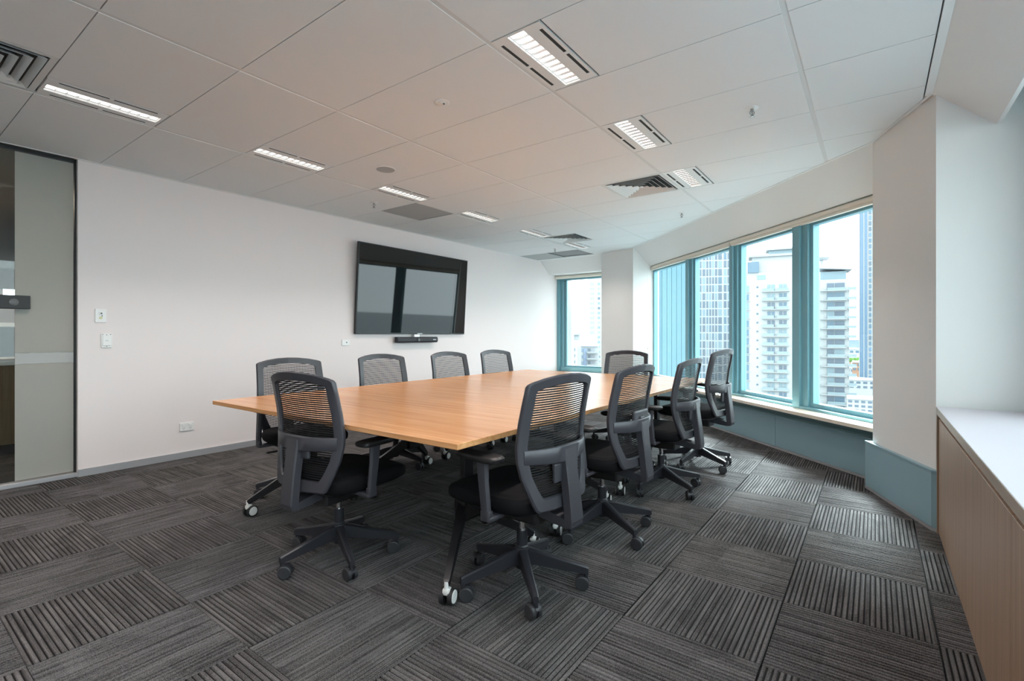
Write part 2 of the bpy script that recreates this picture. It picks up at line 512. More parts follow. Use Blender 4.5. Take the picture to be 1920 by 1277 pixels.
def make_vent(w, d):
    root = thing('air_diffuser', 'x', 'vent')
    m = MB()
    f = 0.03
    m.box(0, w, 0, f, 0, .012); m.box(0, w, d - f, d, 0, .012); m.box(0, f, f, d - f, 0, .012); m.box(w - f, w, f, d - f, 0, .012)
    m.build('rim', M['vent'], root)
    m = MB(); m.box(f, w - f, f, d - f, 0.018, 0.020); m.build('throat', M['slot'], root)
    n = 5
    for k in range(n):
        t0 = f + 0.008 + k * 0.049
        t1 = t0 + 0.030
        m = MB()
        o_ = [(t0, t0), (w - t0, t0), (w - t0, d - t0), (t0, d - t0)]
        i_ = [(t1, t1), (w - t1, t1), (w - t1, d - t1), (t1, d - t1)]
        vs_ = [(a, b, -0.007) for a, b in o_] + [(a, b, 0.0160) for a, b in i_] + [(a, b, -0.006) for a, b in o_] + [(a, b, 0.0170) for a, b in i_]
        fs_ = []
        for e in range(4):
            g = (e + 1) % 4
            fs_ += [(e, g, 4 + g, 4 + e), (8 + e, 12 + e, 12 + g, 8 + g), (e, 8 + e, 8 + g, g), (4 + e, 4 + g, 12 + g, 12 + e)]
        m.add(vs_, fs_); m.build('louvre', M['vent'], root)
    m = MB(); m.box(f + .26, w - f - .26, f + .26, d - f - .26, 0.001, 0.003)
    m.build('centre_plate', M['vent'], root)
    return root
vp = make_vent(0.61, CYP - 0.008)
tag(vp, 'square louvred air diffuser cut by the left picture edge', 'vent', 'ceiling diffusers'); vp.location = (-4.160, cell_y(-1)[0] + .004, CE)
v2 = copy_tree(vp); tag(v2, 'square louvred air diffuser beside the farthest right row light', 'vent', 'ceiling diffusers'); v2.location = (-2.200, cell_y(6)[0] + .004, CE)
v3 = copy_tree(vp); tag(v3, 'small far square diffuser between the two last left row lights', 'vent', 'ceiling diffusers'); v3.location = (-4.135, cell_y(9)[0] + .004, CE)
for (x, k), lab in (((-4.79, 5), 'larger flat grey return air panel above the screen'), ((-5.43, 11), 'far grey return air panel in the back corner')):
    y0, y1 = cell_y(k)
    root = thing('return_air_panel', lab, 'vent', (x, y0 + .003, CE), 0, 'grey return air panels')
    m = MB(); w = 0.605; d = CYP - .006
    m.box(0, w, 0, .012, 0, .012); m.box(0, w, d - .012, d, 0, .012); m.box(0, .012, .012, d - .012, 0, .012); m.box(w - .012, w, .012, d - .012, 0, .012)
    m.build('rim', M['grey_panel'], root)
    m = MB(); m.box(.012, w - .012, .012, d - .012, 0.004, .010); m.build('grille', M['grey_panel'], root)

def sprinkler(x, y, lab, big=True):
    root = thing('sprinkler', lab, 'sprinkler', (x, y, CE), 0.6, 'ceiling sprinklers')
    m = MB(); m.lathe([(0.040, 0.0), (0.040, -0.003), (0.030, -0.007), (0.018, -0.008)], 20); m.build('rose', M['plate'], root)
    m = MB(); m.cyl((0, 0, -0.006), (0, 0, -0.022), 0.010, n=12)
    for s in (-1, 1):
        m.cyl((s * .009, 0, -.02), (s * .015, 0, -.032), .0028, n=8); m.cyl((s * .015, 0, -.032), (0, 0, -.056), .0028, n=8)
    m.cyl((0, 0, -.022), (0, 0, -.052), .0035, n=8)
    m.build('frame', M['steel'], root)
    m = MB(); m.lathe([(0.016, -0.056), (0.017, -0.058), (0.006, -0.061)], 14); m.build('deflector', M['steel'], root)
sprinkler(-0.65, 3.55, 'sprinkler head nearest the angled near column')
sprinkler(-4.55, 3.555, 'sprinkler head above the screen corner')
sprinkler(-1.90, 6.08, 'sprinkler head close to the slanted window bulkhead')
sprinkler(-4.45, 7.30, 'farthest sprinkler head near the back window')
root = thing('smoke_detector', 'round white flush detector in the middle ceiling tile', 'detector', (-2.237, 2.282, CE))
m = MB(); m.lathe([(0.048, 0), (0.048, -0.003), (0.042, -0.006), (0.030, -0.004)], 24); m.build('base_ring', M['plate'], root)
m = MB(); m.lathe([(0.024, -0.004), (0.024, -0.009), (0.016, -0.011)], 18); m.build('sensor', M['plate'], root)
m = MB(); m.box(.012, .020, -.004, .004, -.018, -.009); m.build('indicator', M['plate_dark'], root)
root = thing('ceiling_speaker', 'round flat pale grey speaker in the ceiling near the left row', 'speaker', (-3.546, 2.898, CE))
m = MB(); m.lathe([(0.090, 0), (0.090, -0.004), (0.082, -0.006)], 28); m.build('rim', M['panel_white'], root)
m = MB(); m.lathe([(0.081, -0.0062), (0.081, -0.008), (0.04, -0.009)], 28); m.build('grille', M['grey_panel'], root)

# ------------------------------------------------------------------ walls
mb = MB(); mb.box(WL - 0.14, WL, 1.185, YB + .1, 0, 3.0)
setting('wall_left', 'plain white plaster wall carrying the screen', 'wall', mb, M['wall'])
mb = MB(); mb.box(WL, WL + 0.012, 1.185, YB, 0, 0.062)
setting('baseboard_left', 'low brushed aluminium baseboard along the screen wall', 'baseboard', mb, M['alu'])
mb = MB(); mb.box(WL - 0.14, WL, REAR, -0.35, 0, CE + .02)
setting('wall_entry', 'white wall on the near side of the glass door', 'wall', mb, M['wall'])
mb = MB(); mb.box(-16, 1.3, REAR - 0.15, REAR, 0, 3.0)
setting('wall_rear', 'white wall behind the camera', 'wall', mb, M['wall'])
# back wall with a window opening
mb = MB()
mb.box(WL, -3.6, YB - .06, YB + .1, 0, 0.44)
mb.box(WL, -3.6, YB - .06, YB + .1, 2.47, 3.0)
setting('wall_back', 'white wall pieces below and above the narrow back window', 'wall', mb, M['wall'])
# bulkheads (sloped)
mb = MB()
prof = [(8.38, CE + .02), (8.38, CE), (8.70, 2.455), (YB, 2.455), (YB, CE + .02)]
vs_ = [(WL, a, b) for a, b in prof] + [(-3.5, a, b) for a, b in prof]
mb.add(vs_, [(0, 1, 2, 3, 4), (9, 8, 7, 6, 5)] + [(i, (i + 1) % 5, 5 + (i + 1) % 5, 5 + i) for i in range(5)])
setting('trim_7', 'white sloped bulkhead above the narrow back window', 'bulkhead', mb, M['bulkhead'])
def on45(c, s, z):                     # c = x + y, s runs along the slanted wall
    return ((c - s / S2) / 2, (c + s / S2) / 2, z)
mb = MB()
prof = [(4.72, CE + .02), (4.72, CE), (5.11, 2.392), (5.34, 2.392), (5.34, CE + .3), (4.72, CE + .3)]
s0_, s1_ = 2.9, 8.75
n = len(prof)
mb.add([on45(a, s0_, b) for a, b in prof] + [on45(a, s1_, b) for a, b in prof], [tuple(range(n)), tuple(range(2 * n - 1, n - 1, -1))] + [(i, (i + 1) % n, n + (i + 1) % n, n + i) for i in range(n)])
setting('trim_8', 'white sloped bulkhead above the slanted window wall', 'bulkhead', mb, M['bulkhead'])
mb = MB()
prof = [(0.290, CE + .02), (0.290, CE), (0.575, 2.44), (0.595, 2.44), (0.62, CE + .02)]
vs_ = [(a, -3.6, b) for a, b in prof] + [(a, 4.02, b) for a, b in prof]
mb.add(vs_, [(0, 1, 2, 3, 4), (9, 8, 7, 6, 5)] + [(i, (i + 1) % 5, 5 + (i + 1) % 5, 5 + i) for i in range(5)])
setting('trim_9', 'white sloped bulkhead above the low cabinet', 'bulkhead', mb, M['bulkhead'])
# columns
mb = MB()
mb.prism([(-0.012, 4.735), (0.305, 4.0), (1.3, 4.0), (1.3, 4.35), (0.28, 5.12), (0.10, 5.2)], 0, 3.0)
setting('wall_right', 'angled white near column and the bright wall beside the cabinet', 'column', mb, M['column'])
mb = MB()
mb.prism([(-4.06, 8.30), (-3.330, 8.02), (-3.045, 8.285), (-3.3, 9.2), (-4.06, 9.2)], 0, 3.0)
setting('wall_far', 'angled white far column between the two windows', 'column', mb, M['column'])
# teal skirt round the near column
root = thing('column_skirt', 'teal metal skirting box wrapped round the near column base', 'skirting')
p1, p2, p3 = Vector((-.060, 4.79)), Vector((.281, 3.985)), Vector((.318, 3.962))
def wallstrip(m, a, b, t, z0, z1):
    d = (b - a).normalized(); nn = Vector((-d.y, d.x)) * t
    m.prism([tuple(a), tuple(b), tuple(b + nn), tuple(a + nn)], z0, z1)
m = MB(); wallstrip(m, p1, p2, .018, 0.022, .362); m.build('front_panel', M['heater'], root)
m = MB(); wallstrip(m, p2, p3, .018, 0.022, .362); m.build('return_panel', M['heater'], root)
m = MB(); m.prism([tuple(p1 + Vector((-.004, 0))), tuple(p2 + Vector((-.002, -.006))), tuple(p3 + Vector((0, -.006))), (.318, 4.05), (.04, 4.80)], .362, .374); m.build('top_ledge', M['heater'], root)
m = MB(); wallstrip(m, p1 + Vector((-.003, 0)), p2 + Vector((-.001, -.004)), .018, 0.0, .020); wallstrip(m, p2 + Vector((0, -.004)), p3 + Vector((0, -.004)), .018, 0, .020); m.build('base_rail', M['alu'], root)

# ------------------------------------------------------------------ slanted window wall (local frame: x along the wall, y into the room)
# local x = s (grows to the far left), local y = towards the room, origin at c = GC
GC = 5.27
W2 = thing('window_2', 'slanted run of tall teal framed windows with city view', 'window', ((GC) / 2, (GC) / 2, 0), R(135))
tag(W2, kind='structure')
# at rotation 135 deg: local +x -> (-.707,.707), local +y -> (-.707,-.707)
DF = (GC - 5.12) * S2                # frame depth
ZB, ZT = 0.462, 2.40
def wpart(name, x0, x1, y0, y1, z0, z1, mat, parent=None, r=0):
    m = MB()
    (m.bbox(x0, x1, y0, y1, z0, z1, r) if r else m.box(x0, x1, y0, y1, z0, z1))
    return m.build(name, mat, parent or W2)
mull = [(8.02, 8.12), (6.66, 6.80), (5.575, 5.70), (4.41, 4.59), (3.30, 3.44)]
for k, (a, b) in enumerate(mull):
    mu = wpart('mullion', a, b, -0.03, DF * 0.72, ZB, 2.322, M['teal'])
    wpart('mullion_cap', a + (b - a) * .45, b, DF * 0.72, DF, ZB, 2.31, M['teal'], mu)
    wpart('gasket', a - 0.006, a + .004, 0.03, 0.045, ZB, ZT, M['teal_dark'], mu)
wpart('head_rail', 3.30, 8.10, -0.03, DF * .8, 2.318, ZT, M['teal'])
wpart('bottom_rail', 3.30, 8.10, -0.03, DF * .98, ZB, 0.488, M['teal'])
for k in range(4):
    a, b = mull[k + 1][1], mull[k][0]
    sash = thing('sash', None, None, (0, 0, 0)); sash.parent = W2
    fw = 0.042
    y0, y1 = -0.02, 0.05
    m = MB(); m.box(a, a + fw, y0, y1, 0.488, 2.318); m.build('sash_stile', M['teal'], sash)
    m = MB(); m.box(b - fw, b, y0, y1, 0.488, 2.318); m.build('sash_stile', M['teal'], sash)
    m = MB(); m.box(a + fw, b - fw, y0, y1, 0.488, 0.488 + fw); m.build('sash_rail', M['teal'], sash)
    m = MB(); m.box(a + fw, b - fw, y0, y1, 2.318 - fw * .6, 2.318); m.build('sash_rail', M['teal'], sash)
    m = MB(); m.box(a + fw, b - fw, 0.0, 0.006, 0.488 + fw, 2.318 - fw * .6); m.build('pane', M['glass'], sash)
    if k in (1, 2):
        m = MB(); m.bbox(a + .012, a + .032, y1, y1 + .03, 0.69, 0.71, .004); m.build('latch', M['black'], sash)
# structural wall under windows + sill + heater panels
mb = MB(); mb.box(3.1, 8.45, -0.25, 0.05, -0.2, 0.40)
setting('wall_window', 'low wall under the slanted windows', 'wall', mb, M['heater'], (GC / 2, GC / 2, 0), R(135))
SF = (GC - 4.865) * S2
mb = MB(); mb.bbox(3.25, 8.06, -0.05, SF, 0.428, 0.462, .003)
o = setting('trim_10', 'pale timber window sill board under the slanted windows', 'sill', mb, M['sill'], (GC / 2, GC / 2, 0), R(135))
hp = (GC - 5.03) * S2
hroot = thing('wall_heater_casing', 'long teal metal casing panels under the slanted window sill', 'casing', (GC / 2, GC / 2, 0), R(135))
for a, b in ((3.36, 4.76), (4.764, 6.2), (6.204, 8.0)):
    m = MB(); m.bbox(a, b, 0.05, hp, 0.022, 0.338, .003); m.build('panel', M['heater'], hroot)
m = MB(); m.box(3.36, 8.0, 0.05, hp + .006, 0.338, 0.347); m.build('top_rail', M['heater'], hroot)
m = MB(); m.box(3.36, 8.0, 0.05, hp + .006, 0.0, 0.020); m.build('base_rail', M['alu'], hroot)
def blind(name, lab, a, b):
    r_ = thing(name, lab, 'blind', ((5.165) / 2, (5.165) / 2, 0), R(135), 'rolled up roller blinds')
    m = MB(); m.cyl((a, 0, 2.358), (b, 0, 2.358), .033, n=20); m.build('fabric_roll', M['blind'], r_)
    m = MB(); m.bbox(a + .02, b - .02, -.006, .030, 2.312, 2.334, .004); m.build('bottom_bar', M['blind'], r_)
    for x in (a - .004, b):
        m = MB(); m.cyl((x, 0, 2.358), (x + .004, 0, 2.358), .036, n=20); m.build('end_cap', M['blind'], r_)
blind('roller_blind', 'cream rolled blind above the two far slanted panes', 5.70, 8.03)
blind('roller_blind', 'cream rolled blind above the two near slanted panes', 3.35, 5.68)
m = MB(); m.cyl((0, 0, 0), (0, 0, 1.36), .0022, n=6)
for k in range(3): m.cyl((0, 0, -.02 - .0 * k), (0, 0, .01), .008, n=8)
o = m.build('blind_chain', M['plate'], None, (-3.105, 8.12, 0.98)); tag(o, 'thin white blind chain hanging beside the far column', 'chain')

# ------------------------------------------------------------------ back window
W1 = thing('window_1', 'narrow teal framed window at the far end of the screen wall', 'window', (0, 0, 0)); tag(W1, kind='structure')
def w1(name, x0, x1, y0, y1, z0, z1, mat, parent=None):
    m = MB(); m.box(x0, x1, y0, y1, z0, z1); return m.build(name, mat, parent or W1)
w1('jamb', WL, WL + .06, YB - .03, YB + .1, 0.44, 2.47, M['teal'])
w1('jamb_step', WL + .06, WL + .15, YB + .03, YB + .1, 0.44, 2.47, M['teal'])
w1('gasket', WL + .15, WL + .165, YB + .05, YB + .1, 0.44, 2.47, M['teal_dark'])
w1('jamb', -3.75, -3.6, YB - .03, YB + .1, 0.44, 2.47, M['teal'])
w1('head_rail', WL + .06, -3.6, YB + .0, YB + .1, 2.36, 2.47, M['teal'])
w1('bottom_rail', WL + .06, -3.6, YB, YB + .1, 0.44, 0.53, M['teal'])
sash = thing('sash', None, None); sash.parent = W1
w1('sash_stile', WL + .165, WL + .205, YB + .04, YB + .08, .53, 2.36, M['teal'], sash)
w1('sash_rail', WL + .205, -3.75, YB + .04, YB + .08, .53, .565, M['teal'], sash)
w1('pane', WL + .205, -3.75, YB + .055, YB + .061, .565, 2.36, M['glass'], sash)
r_ = thing('roller_blind', 'short cream rolled blind above the narrow back window', 'blind', (0, 0, 0), 0, 'rolled up roller blinds')
m = MB(); m.cyl((WL + .02, YB - .09, 2.415), (-3.9, YB - .09, 2.415), .034, n=20); m.build('fabric_roll', M['blind'], r_)
m = MB(); m.cyl((WL + .012, YB - .09, 2.415), (WL + .02, YB - .09, 2.415), .038, n=20); m.build('end_cap', M['blind'], r_)
mb = MB(); mb.bbox(WL, -3.9, YB - .20, YB + .02, 0.405, 0.44, .003)
setting('trim_11', 'pale sill board under the narrow back window', 'sill', mb, M['sill'])

# ------------------------------------------------------------------ right-hand window wall behind the cabinet (outside the picture)
W3 = thing('window_3', 'tall teal framed windows above the low cabinet', 'window'); tag(W3, kind='structure')
for y in (-3.55, -2.0, -0.5, 1.0, 2.5, 3.62):
    m = MB(); m.box(XW - .08, XW + .1, y - .06, y + .06, .76, 2.72); m.build('mullion', M['teal'], W3)
m = MB(); m.box(XW - .06, XW + .1, REAR, 4.0, .70, .80); m.build('bottom_rail', M['teal'], W3)
m = MB(); m.box(XW - .06, XW + .1, REAR, 4.0, 2.5, 2.74); m.build('head_rail', M['teal'], W3)
for a, b in ((-3.49, -2.06), (-1.94, -.56), (-.44, .94), (1.06, 2.44), (2.56, 3.56)):
    m = MB(); m.box(XW, XW + .006, a, b, .80, 2.5); m.build('pane', M['glass'], W3)
mb = MB(); mb.box(XW, XW + .2, REAR, 4.0, -.2, .72); mb.box(XW, XW + .2, 3.68, 4.0, .72, CE + .02)  # second box: unseen pier, added to cut daylight on the end wall
setting('wall_window_right', 'low wall of the right hand windows with an added daylight-limiting corner pier', 'wall', mb, M['wall'])

# ------------------------------------------------------------------ low cabinet
root = thing('low_cabinet', 'long low cabinet with walnut doors and a white top', 'cabinet')
y_end = 3.955
m = MB(); m.bbox(0.302, XW - .002, -2.0, y_end, 0.730, 0.770, .002); 
top = m.build('worktop', [M['cred_top']], root)
m = MB(); m.box(0.3005, 0.302, -2.0, y_end, 0.7305, 0.7685); m.build('edge_band', M['cred_edge'], top)
m = MB(); m.box(0.345, XW - .002, -2.0, y_end, 0.0, 0.730); m.build('carcass', M['cred'], root)
m = MB(); m.box(0.304, 0.345, y_end - .018, y_end, 0.0, 0.730); m.build('end_panel', M['cred'], root)
m = MB(); m.box(0.340, 0.345, -2.0, y_end - .018, 0.690, 0.730); m.build('finger_gap_shade', M['black'], root)  # black strip paints the shade in the gap over the doors
ys = [y_end - .021 - 0.98 * k for k in range(7)]
for a, b in zip(ys[1:], ys[:-1]):
    m = MB(); m.bbox(0, 0.022, 0, b - a - .003, 0.0, 0.692, .0015)
    m.build('door', M['cred'], root, (0.313, a + .0015, 0.004))

# ------------------------------------------------------------------ screen + video bar + wall plates
root = thing('wall_screen', 'large black flat screen hung on the white wall', 'screen', (WL, 0, 0))
tvw, tvh = 2.095, 1.195
tv = thing('tv_panel', None, None, (0.075, 4.972, 1.815)); tv.parent = root
tv.rotation_euler = (0, R(3.6), 0)
m = MB(); m.bbox(-.022, 0.016, -tvw / 2, tvw / 2, -tvh / 2, tvh / 2, .004); m.build('housing', M['tv_body'], tv)
m = MB(); m.box(0.0162, 0.0175, -tvw / 2 + .012, tvw / 2 - .012, -tvh / 2 + .018, tvh / 2 - .012); m.build('display', M['screen'], tv)
m = MB(); m.box(0.016, 0.018, .02, .12, -tvh / 2 + .004, -tvh / 2 + .012); m.build('badge', M['alu'], tv)
m = MB(); m.box(0, .055, 4.7, 5.25, 1.55, 2.05); m.build('wall_bracket', M['black'], root)
root = thing('video_bar', 'slim black video bar mounted under the screen', 'video bar', (WL, 4.98, 1.137))
m = MB()
sec = [(0.03, -.042), (.085, -.042), (.098, -.02), (.098, .02), (.085, .042), (.03, .042)]
L_ = 0.40
rows = []
for t, k in ((-1, .55), (-.985, .9), (-.95, 1), (.95, 1), (.985, .9), (1, .55)):
    rows.append([(0.06 + (a - .06) * k, t * L_, b * k) for a, b in sec])
m.grid(rows, close=True, sm=False); m.add(rows[0], [tuple(range(6))]); m.add(rows[-1], [tuple(range(6))])
m.build('housing', M['bar'], root)
m = MB(); m.cyl((.098, .0, .0), (.105, .0, .0), .030, n=24); cl = m.build('camera_lens', M['black'], root)
m = MB(); m.cyl((.105, .0, .0), (.107, .0, .0), .016, n=20); m.build('lens_glass', M['screen'], cl)
m = MB(); m.box(0.099, 0.1005, .29, .35, -.004, .004); m.build('badge', M['alu'], root)
m = MB(); m.box(0, .06, -.05, .05, .030, .075); m.build('bracket', M['alu'], root)

def plate(name, lab, cat, y, z, w, h, extra):
    root = thing(name, lab, cat, (WL, y, z))
    m = MB(); m.bbox(0, .011, -w / 2, w / 2, -h / 2, h / 2, .004); m.build('plate', M['plate'], root)
    extra(root); return root
def ex1(r):
    m = MB(); m.bbox(.011, .020, -.012, .016, .008, .034, .003); k_ = m.build('key_block', M['plate'], r)
    m = MB(); m.cyl((.020, .002, .021), (.0225, .002, .021), .007, n=14); m.build('key_barrel', M['plate_dark'], k_)
    m = MB(); m.cyl((.011, 0, -.018), (.015, 0, -.018), .010, n=18); k_ = m.build('ring', M['yellow'], r)
    m = MB(); m.cyl((.015, 0, -.018), (.0165, 0, -.018), .005, n=14); m.build('ring_centre', M['plate'], k_)
    m = MB(); m.box(.011, .014, .006, .010, -.008, .008); m.build('tag_strip', M['plate_dark'], r)
plate('door_release', 'white key switch plate with a small yellow ring, upper of two', 'switch', 1.337, 1.374, .078, .120, ex1)
def ex2(r):
    m = MB(); m.bbox(.011, .017, -.030, .030, -.046, .046, .004); k_ = m.build('inner_plate', M['plate'], r)
    for a, b in ((-.028, .054), (.028, .054), (0, .050), (0, -.050)):
        m = MB(); m.cyl((.0112, a, b), (.0135, a, b), .0035, n=10); m.build('screw', M['plate_dark'], r)
    m = MB(); m.box(.017, .0175, -.011, .011, -.004, .004); m.build('print', M['alu'], k_)
plate('touch_reader', 'white square touch plate with four dark screws, lower of two', 'reader', 1.378, 1.157, .078, .124, ex2)
def ex3(r):
    for a in (-.03, .03):
        m = MB(); m.bbox(.011, .015, a - .012, a + .012, .006, .026, .003); k_ = m.build('rocker', M['plate'], r)
        for q, w_ in ((-.007, .35), (.007, -.35)):
            m = MB(); m.box(.0112, .0118, a + q - .0015, a + q + .0015, -.016, -.006); m.build('socket_slot', M['plate_dark'], r)
        m = MB(); m.box(.0112, .0118, a - .0015, a + .0015, -.028, -.019); m.build('socket_slot', M['plate_dark'], r)
plate('power_outlet', 'white double power outlet low on the left wall', 'power outlet', 2.006, .307, .125, .082, ex3)
def ex4(r):
    m = MB(); m.cyl((.011, .01, .0), (.016, .01, .0), .008, n=14); m.build('socket', M['plate_dark'], r)
plate('data_outlet', 'small white socket plate beside the screen lower left corner', 'outlet', 3.812, 1.110, .112, .078, ex4)

# ------------------------------------------------------------------ glass door + room beyond
D1 = thing('door_1', 'frosted frameless glass door with a black lock', 'door', (WL - .06, 0, 0)); tag(D1, kind='structure')
m = MB(); m.box(-.006, .006, -.35, 1.168, .042, 2.672); m.build('pane', M['door_glass'], D1)
m = MB(); m.box(.0065, .0085, .812, 1.168, .045, .972); fr = m.build('frosted_film', M['frost'], D1)
m = MB(); m.box(.0065, .0085, .812, 1.168, 1.062, 2.668); m.build('frosted_film', M['frost'], D1)
m = MB(); m.box(.0066, .0095, .812, 1.168, .974, 1.060); m.build('white_band', M['band'], D1)
m = MB(); m.bbox(-.05, .055, .55, .895, 1.415, 1.520, .003); lk = m.build('lock_box', M['black'], D1)
m = MB(); m.lathe([(.028, 0), (.028, .004), (.018, .007), (.008, .008)], 20); m.build('lock_cylinder', M['plate_dark'], lk, (.055, .80, 1.465), (0, R(90), 0))
m = MB(); m.box(-.02, .02, -.35, 1.185, 2.674, 2.70); m.build('head_seal', M['black'], D1)
m = MB(); m.box(-.02, .02, 1.172, 1.186, .03, 2.70); m.build('side_seal', M['black'], D1)
m = MB(); m.bbox(-.03, .05, -.6, 1.186, 0, .036, .003); m.build('floor_track', M['alu'], D1)
m = MB(); m.box(-.08, .06, 1.186, 1.196, .0, 2.70); m.build('jamb', M['trim'], D1)

# corridor and kitchen beyond the glass
mb = MB(); mb.box(-16, WL - .14, REAR, 10, CE, CE + .1)
setting('ceiling_corridor', 'dim ceiling of the room beyond the glass door', 'ceiling', mb, plain('corridor_ceiling', (.42, .38, .33), .9))
mb = MB(); mb.box(-16, -15.8, REAR, 1.4, 0, CE); mb.box(-16, -15.8, 3.6, 10, 0, CE); mb.box(-16, -15.8, 1.4, 3.6, 0, 1.0); mb.box(-16, -15.8, 1.4, 3.6, 2.25, CE)
setting('wall_corridor_far', 'far brown wall of the room beyond the glass door', 'wall', mb, M['brown_wall'])
mb = MB(); mb.box(-16, WL - .14, 9.9, 10.0, 0, CE)
setting('wall_corridor_side', 'side wall of the room beyond the glass door', 'wall', mb, M['wall'])
W4 = thing('window_4', 'bright far window seen through the glass door', 'window'); tag(W4, kind='structure')
m = MB(); m.box(-15.91, -15.90, 1.4, 3.6, 1.0, 2.25); m.build('pane', M['glass'], W4)
for y in (1.4, 2.1, 2.85, 3.56):
    m = MB(); m.box(-15.95, -15.85, y, y + .05, 1.0, 2.25); m.build('mullion', M['alu'], W4)
kr = thing('kitchen_counter', 'white topped kitchen counter seen through the glass door', 'counter', (-7.05, 0, 0))
m = MB(); m.bbox(-.62, .03, -.6, 2.4, .90, .965, .004); m.build('benchtop', M['bench'], kr)
m = MB(); m.box(-.6, -.05, -.6, 2.4, 0.0, .10); m.build('plinth', M['black'], kr)
for k in range(4):
    a = -.6 + .75 * k
    m = MB(); m.bbox(-.6, 0, a + .002, a + .748, .10, .90, .002); m.build('cupboard', M['kitchen_wood'], kr)
kr = thing('overhead_shelf', 'brown overhead shelf unit above the far kitchen counter', 'shelf', (-7.9, 0, 0))
m = MB(); m.box(-.3, 0, -.6, 2.4, 1.30, 1.345); m.build('shelf_board', M['bench'], kr)
m = MB(); m.box(-.3, -.02, -.6, 2.4, 1.345, 1.60); m.build('shelf_body', M['brown_wall'], kr)
m = MB(); m.box(-.3, -.26, -.6, 2.4, 0.0, 1.30); m.build('splashback', M['splash'], kr)
for y in (-.55, .3, 1.3, 2.3):
    m = MB(); m.box(-.26, -.02, y, y + .04, .9, 1.30); m.build('divider', M['alu'], kr)
cl_ = thing('corridor_light', 'warm louvred light in the room beyond the glass door', 'light', (-7.6, .55, CE))
m = MB(); m.box(-.1, .9, 0, .12, -.004, 0); m.build('lamp', M['lamp_glow'], cl_)
m = MB(); m.box(-.12, .92, -.02, 0, -.008, 0); m.box(-.12, .92, .12, .14, -.008, 0); m.build('rim', M['panel_white'], cl_)
for (x, y) in ((-7.2, .9), (-10.5, 1.4), (-13.5, 2)):
    ld = bpy.data.lights.new('lamp_light', 'AREA'); ld.shape = 'RECTANGLE'; ld.size = .9; ld.size_y = .12
    ld.energy = 12; ld.color = (1, .82, .64)
    lo = bpy.data.objects.new('lamp_light', ld); C.objects.link(lo); lo.parent = cl_; lo.location = (x + 7.6, y - .55, -.01)

# ------------------------------------------------------------------ tables
TZ, TT = 0.765, 0.025
TX0, TX1 = -3.580, -1.357
TYS = [1.472 + .930 * k for k in range(5)]
def make_table():
    root = thing('meeting_table', 'x', 'table')
    w = TX1 - TX0; d = .930
    m = MB(); m.bbox(-w / 2, w / 2, -d / 2 + .0006, d / 2 - .0006, TZ - TT, TZ, .0018, seg=1)
    tp = m.build('table_top', M['table'], root)
    m = MB(); m.box(-w / 2 + .25, w / 2 - .25, -.03, .03, TZ - TT - .05, TZ - TT); m.build('under_beam', M['leg'], root)
    for s in (-1, 1):
        cx = s * (w / 2 - (.362 if s > 0 else .420))
        m = MB(); m.bbox(cx - .018, cx + .018, -.036, .036, .27, TZ - TT - .02, .006); col = m.build('column', M['leg'], root)
        m = MB(); m.bbox(cx - .035, cx + .035, -.26, .26, TZ - TT - .022, TZ - TT, .006); m.build('mount_plate', M['leg'], col)
        m = MB(); m.bbox(cx - .04, cx + .04, -.06, .06, .25, .36, .012); m.build('hinge_block', M['leg'], col)
        for t in (-1, 1):
            a = Vector((cx, t * .03, .315)); b = Vector((cx + s * .185, t * .345, .098))
            dr = (b - a).normalized(); sd = dr.cross(Vector((0, 0, 1))).normalized(); up = sd.cross(dr).normalized()
            m = MB(); rows = []
            for q, hw, hh in ((0, .022, .038), (.5, .018, .026), (.97, .014, .016), (1.0, .010, .012)):
                c_ = a.lerp(b, q)
                rows.append([tuple(c_ + sd * (hw * i) + up * (hh * j)) for i, j in ((-1, -1), (1, -1), (1, 1), (-1, 1))])
            m.grid(rows, close=True, sm=False); m.add(rows[0], [(0, 1, 2, 3)]); m.add(rows[-1], [(0, 1, 2, 3)])
            lg = m.build('leg', M['leg'], root)
            # castor with a white cap, wheel axle along the diagonal
            an = math.atan2(.7 * t, s * .7) + (R(35) if s > 0 else R(-20))
            mt = Matrix.Translation(b) @ Matrix.Rotation(R(-70) if s > 0 else R(-80), 4, 'Z')
            m = MB()
            m.cyl((0, 0, -.026), (0, 0, .012), .010, n=12, mat=mt)
            m.bbox(-.026, .012, -.017, .017, -.048, -.018, .008, mat=mt)
            fk = m.build('castor_fork', M['cap'], lg)
            m = MB()
            for q in (-1, 1):
                m.cyl((-.018, q * .010, -.060), (-.018, q * .030, -.060), .037, n=24, mi=0, mat=mt)
                m.cyl((-.018, q * .030, -.060), (-.018, q * .0335, -.060), .029, .027, n=24, mi=1, mat=mt)
            m.cyl((-.018, -.012, -.060), (-.018, .012, -.060), .012, n=12, mi=0, mat=mt)
            m.build('castor', [M['black'], M['cap']], lg)
    return root
tabs = ['nearest oak table section, at the glass door end', 'second oak table section from the glass door end', 'third oak table section from the glass door end', 'farthest oak table section, towards the back window']
tb = make_table()
for k in range(4):
    o = tb if k == 0 else copy_tree(tb)
    o.location = ((TX0 + TX1) / 2, (TYS[k] + TYS[k + 1]) / 2, 0)
    tag(o, tabs[k], 'table', 'joined meeting table sections')

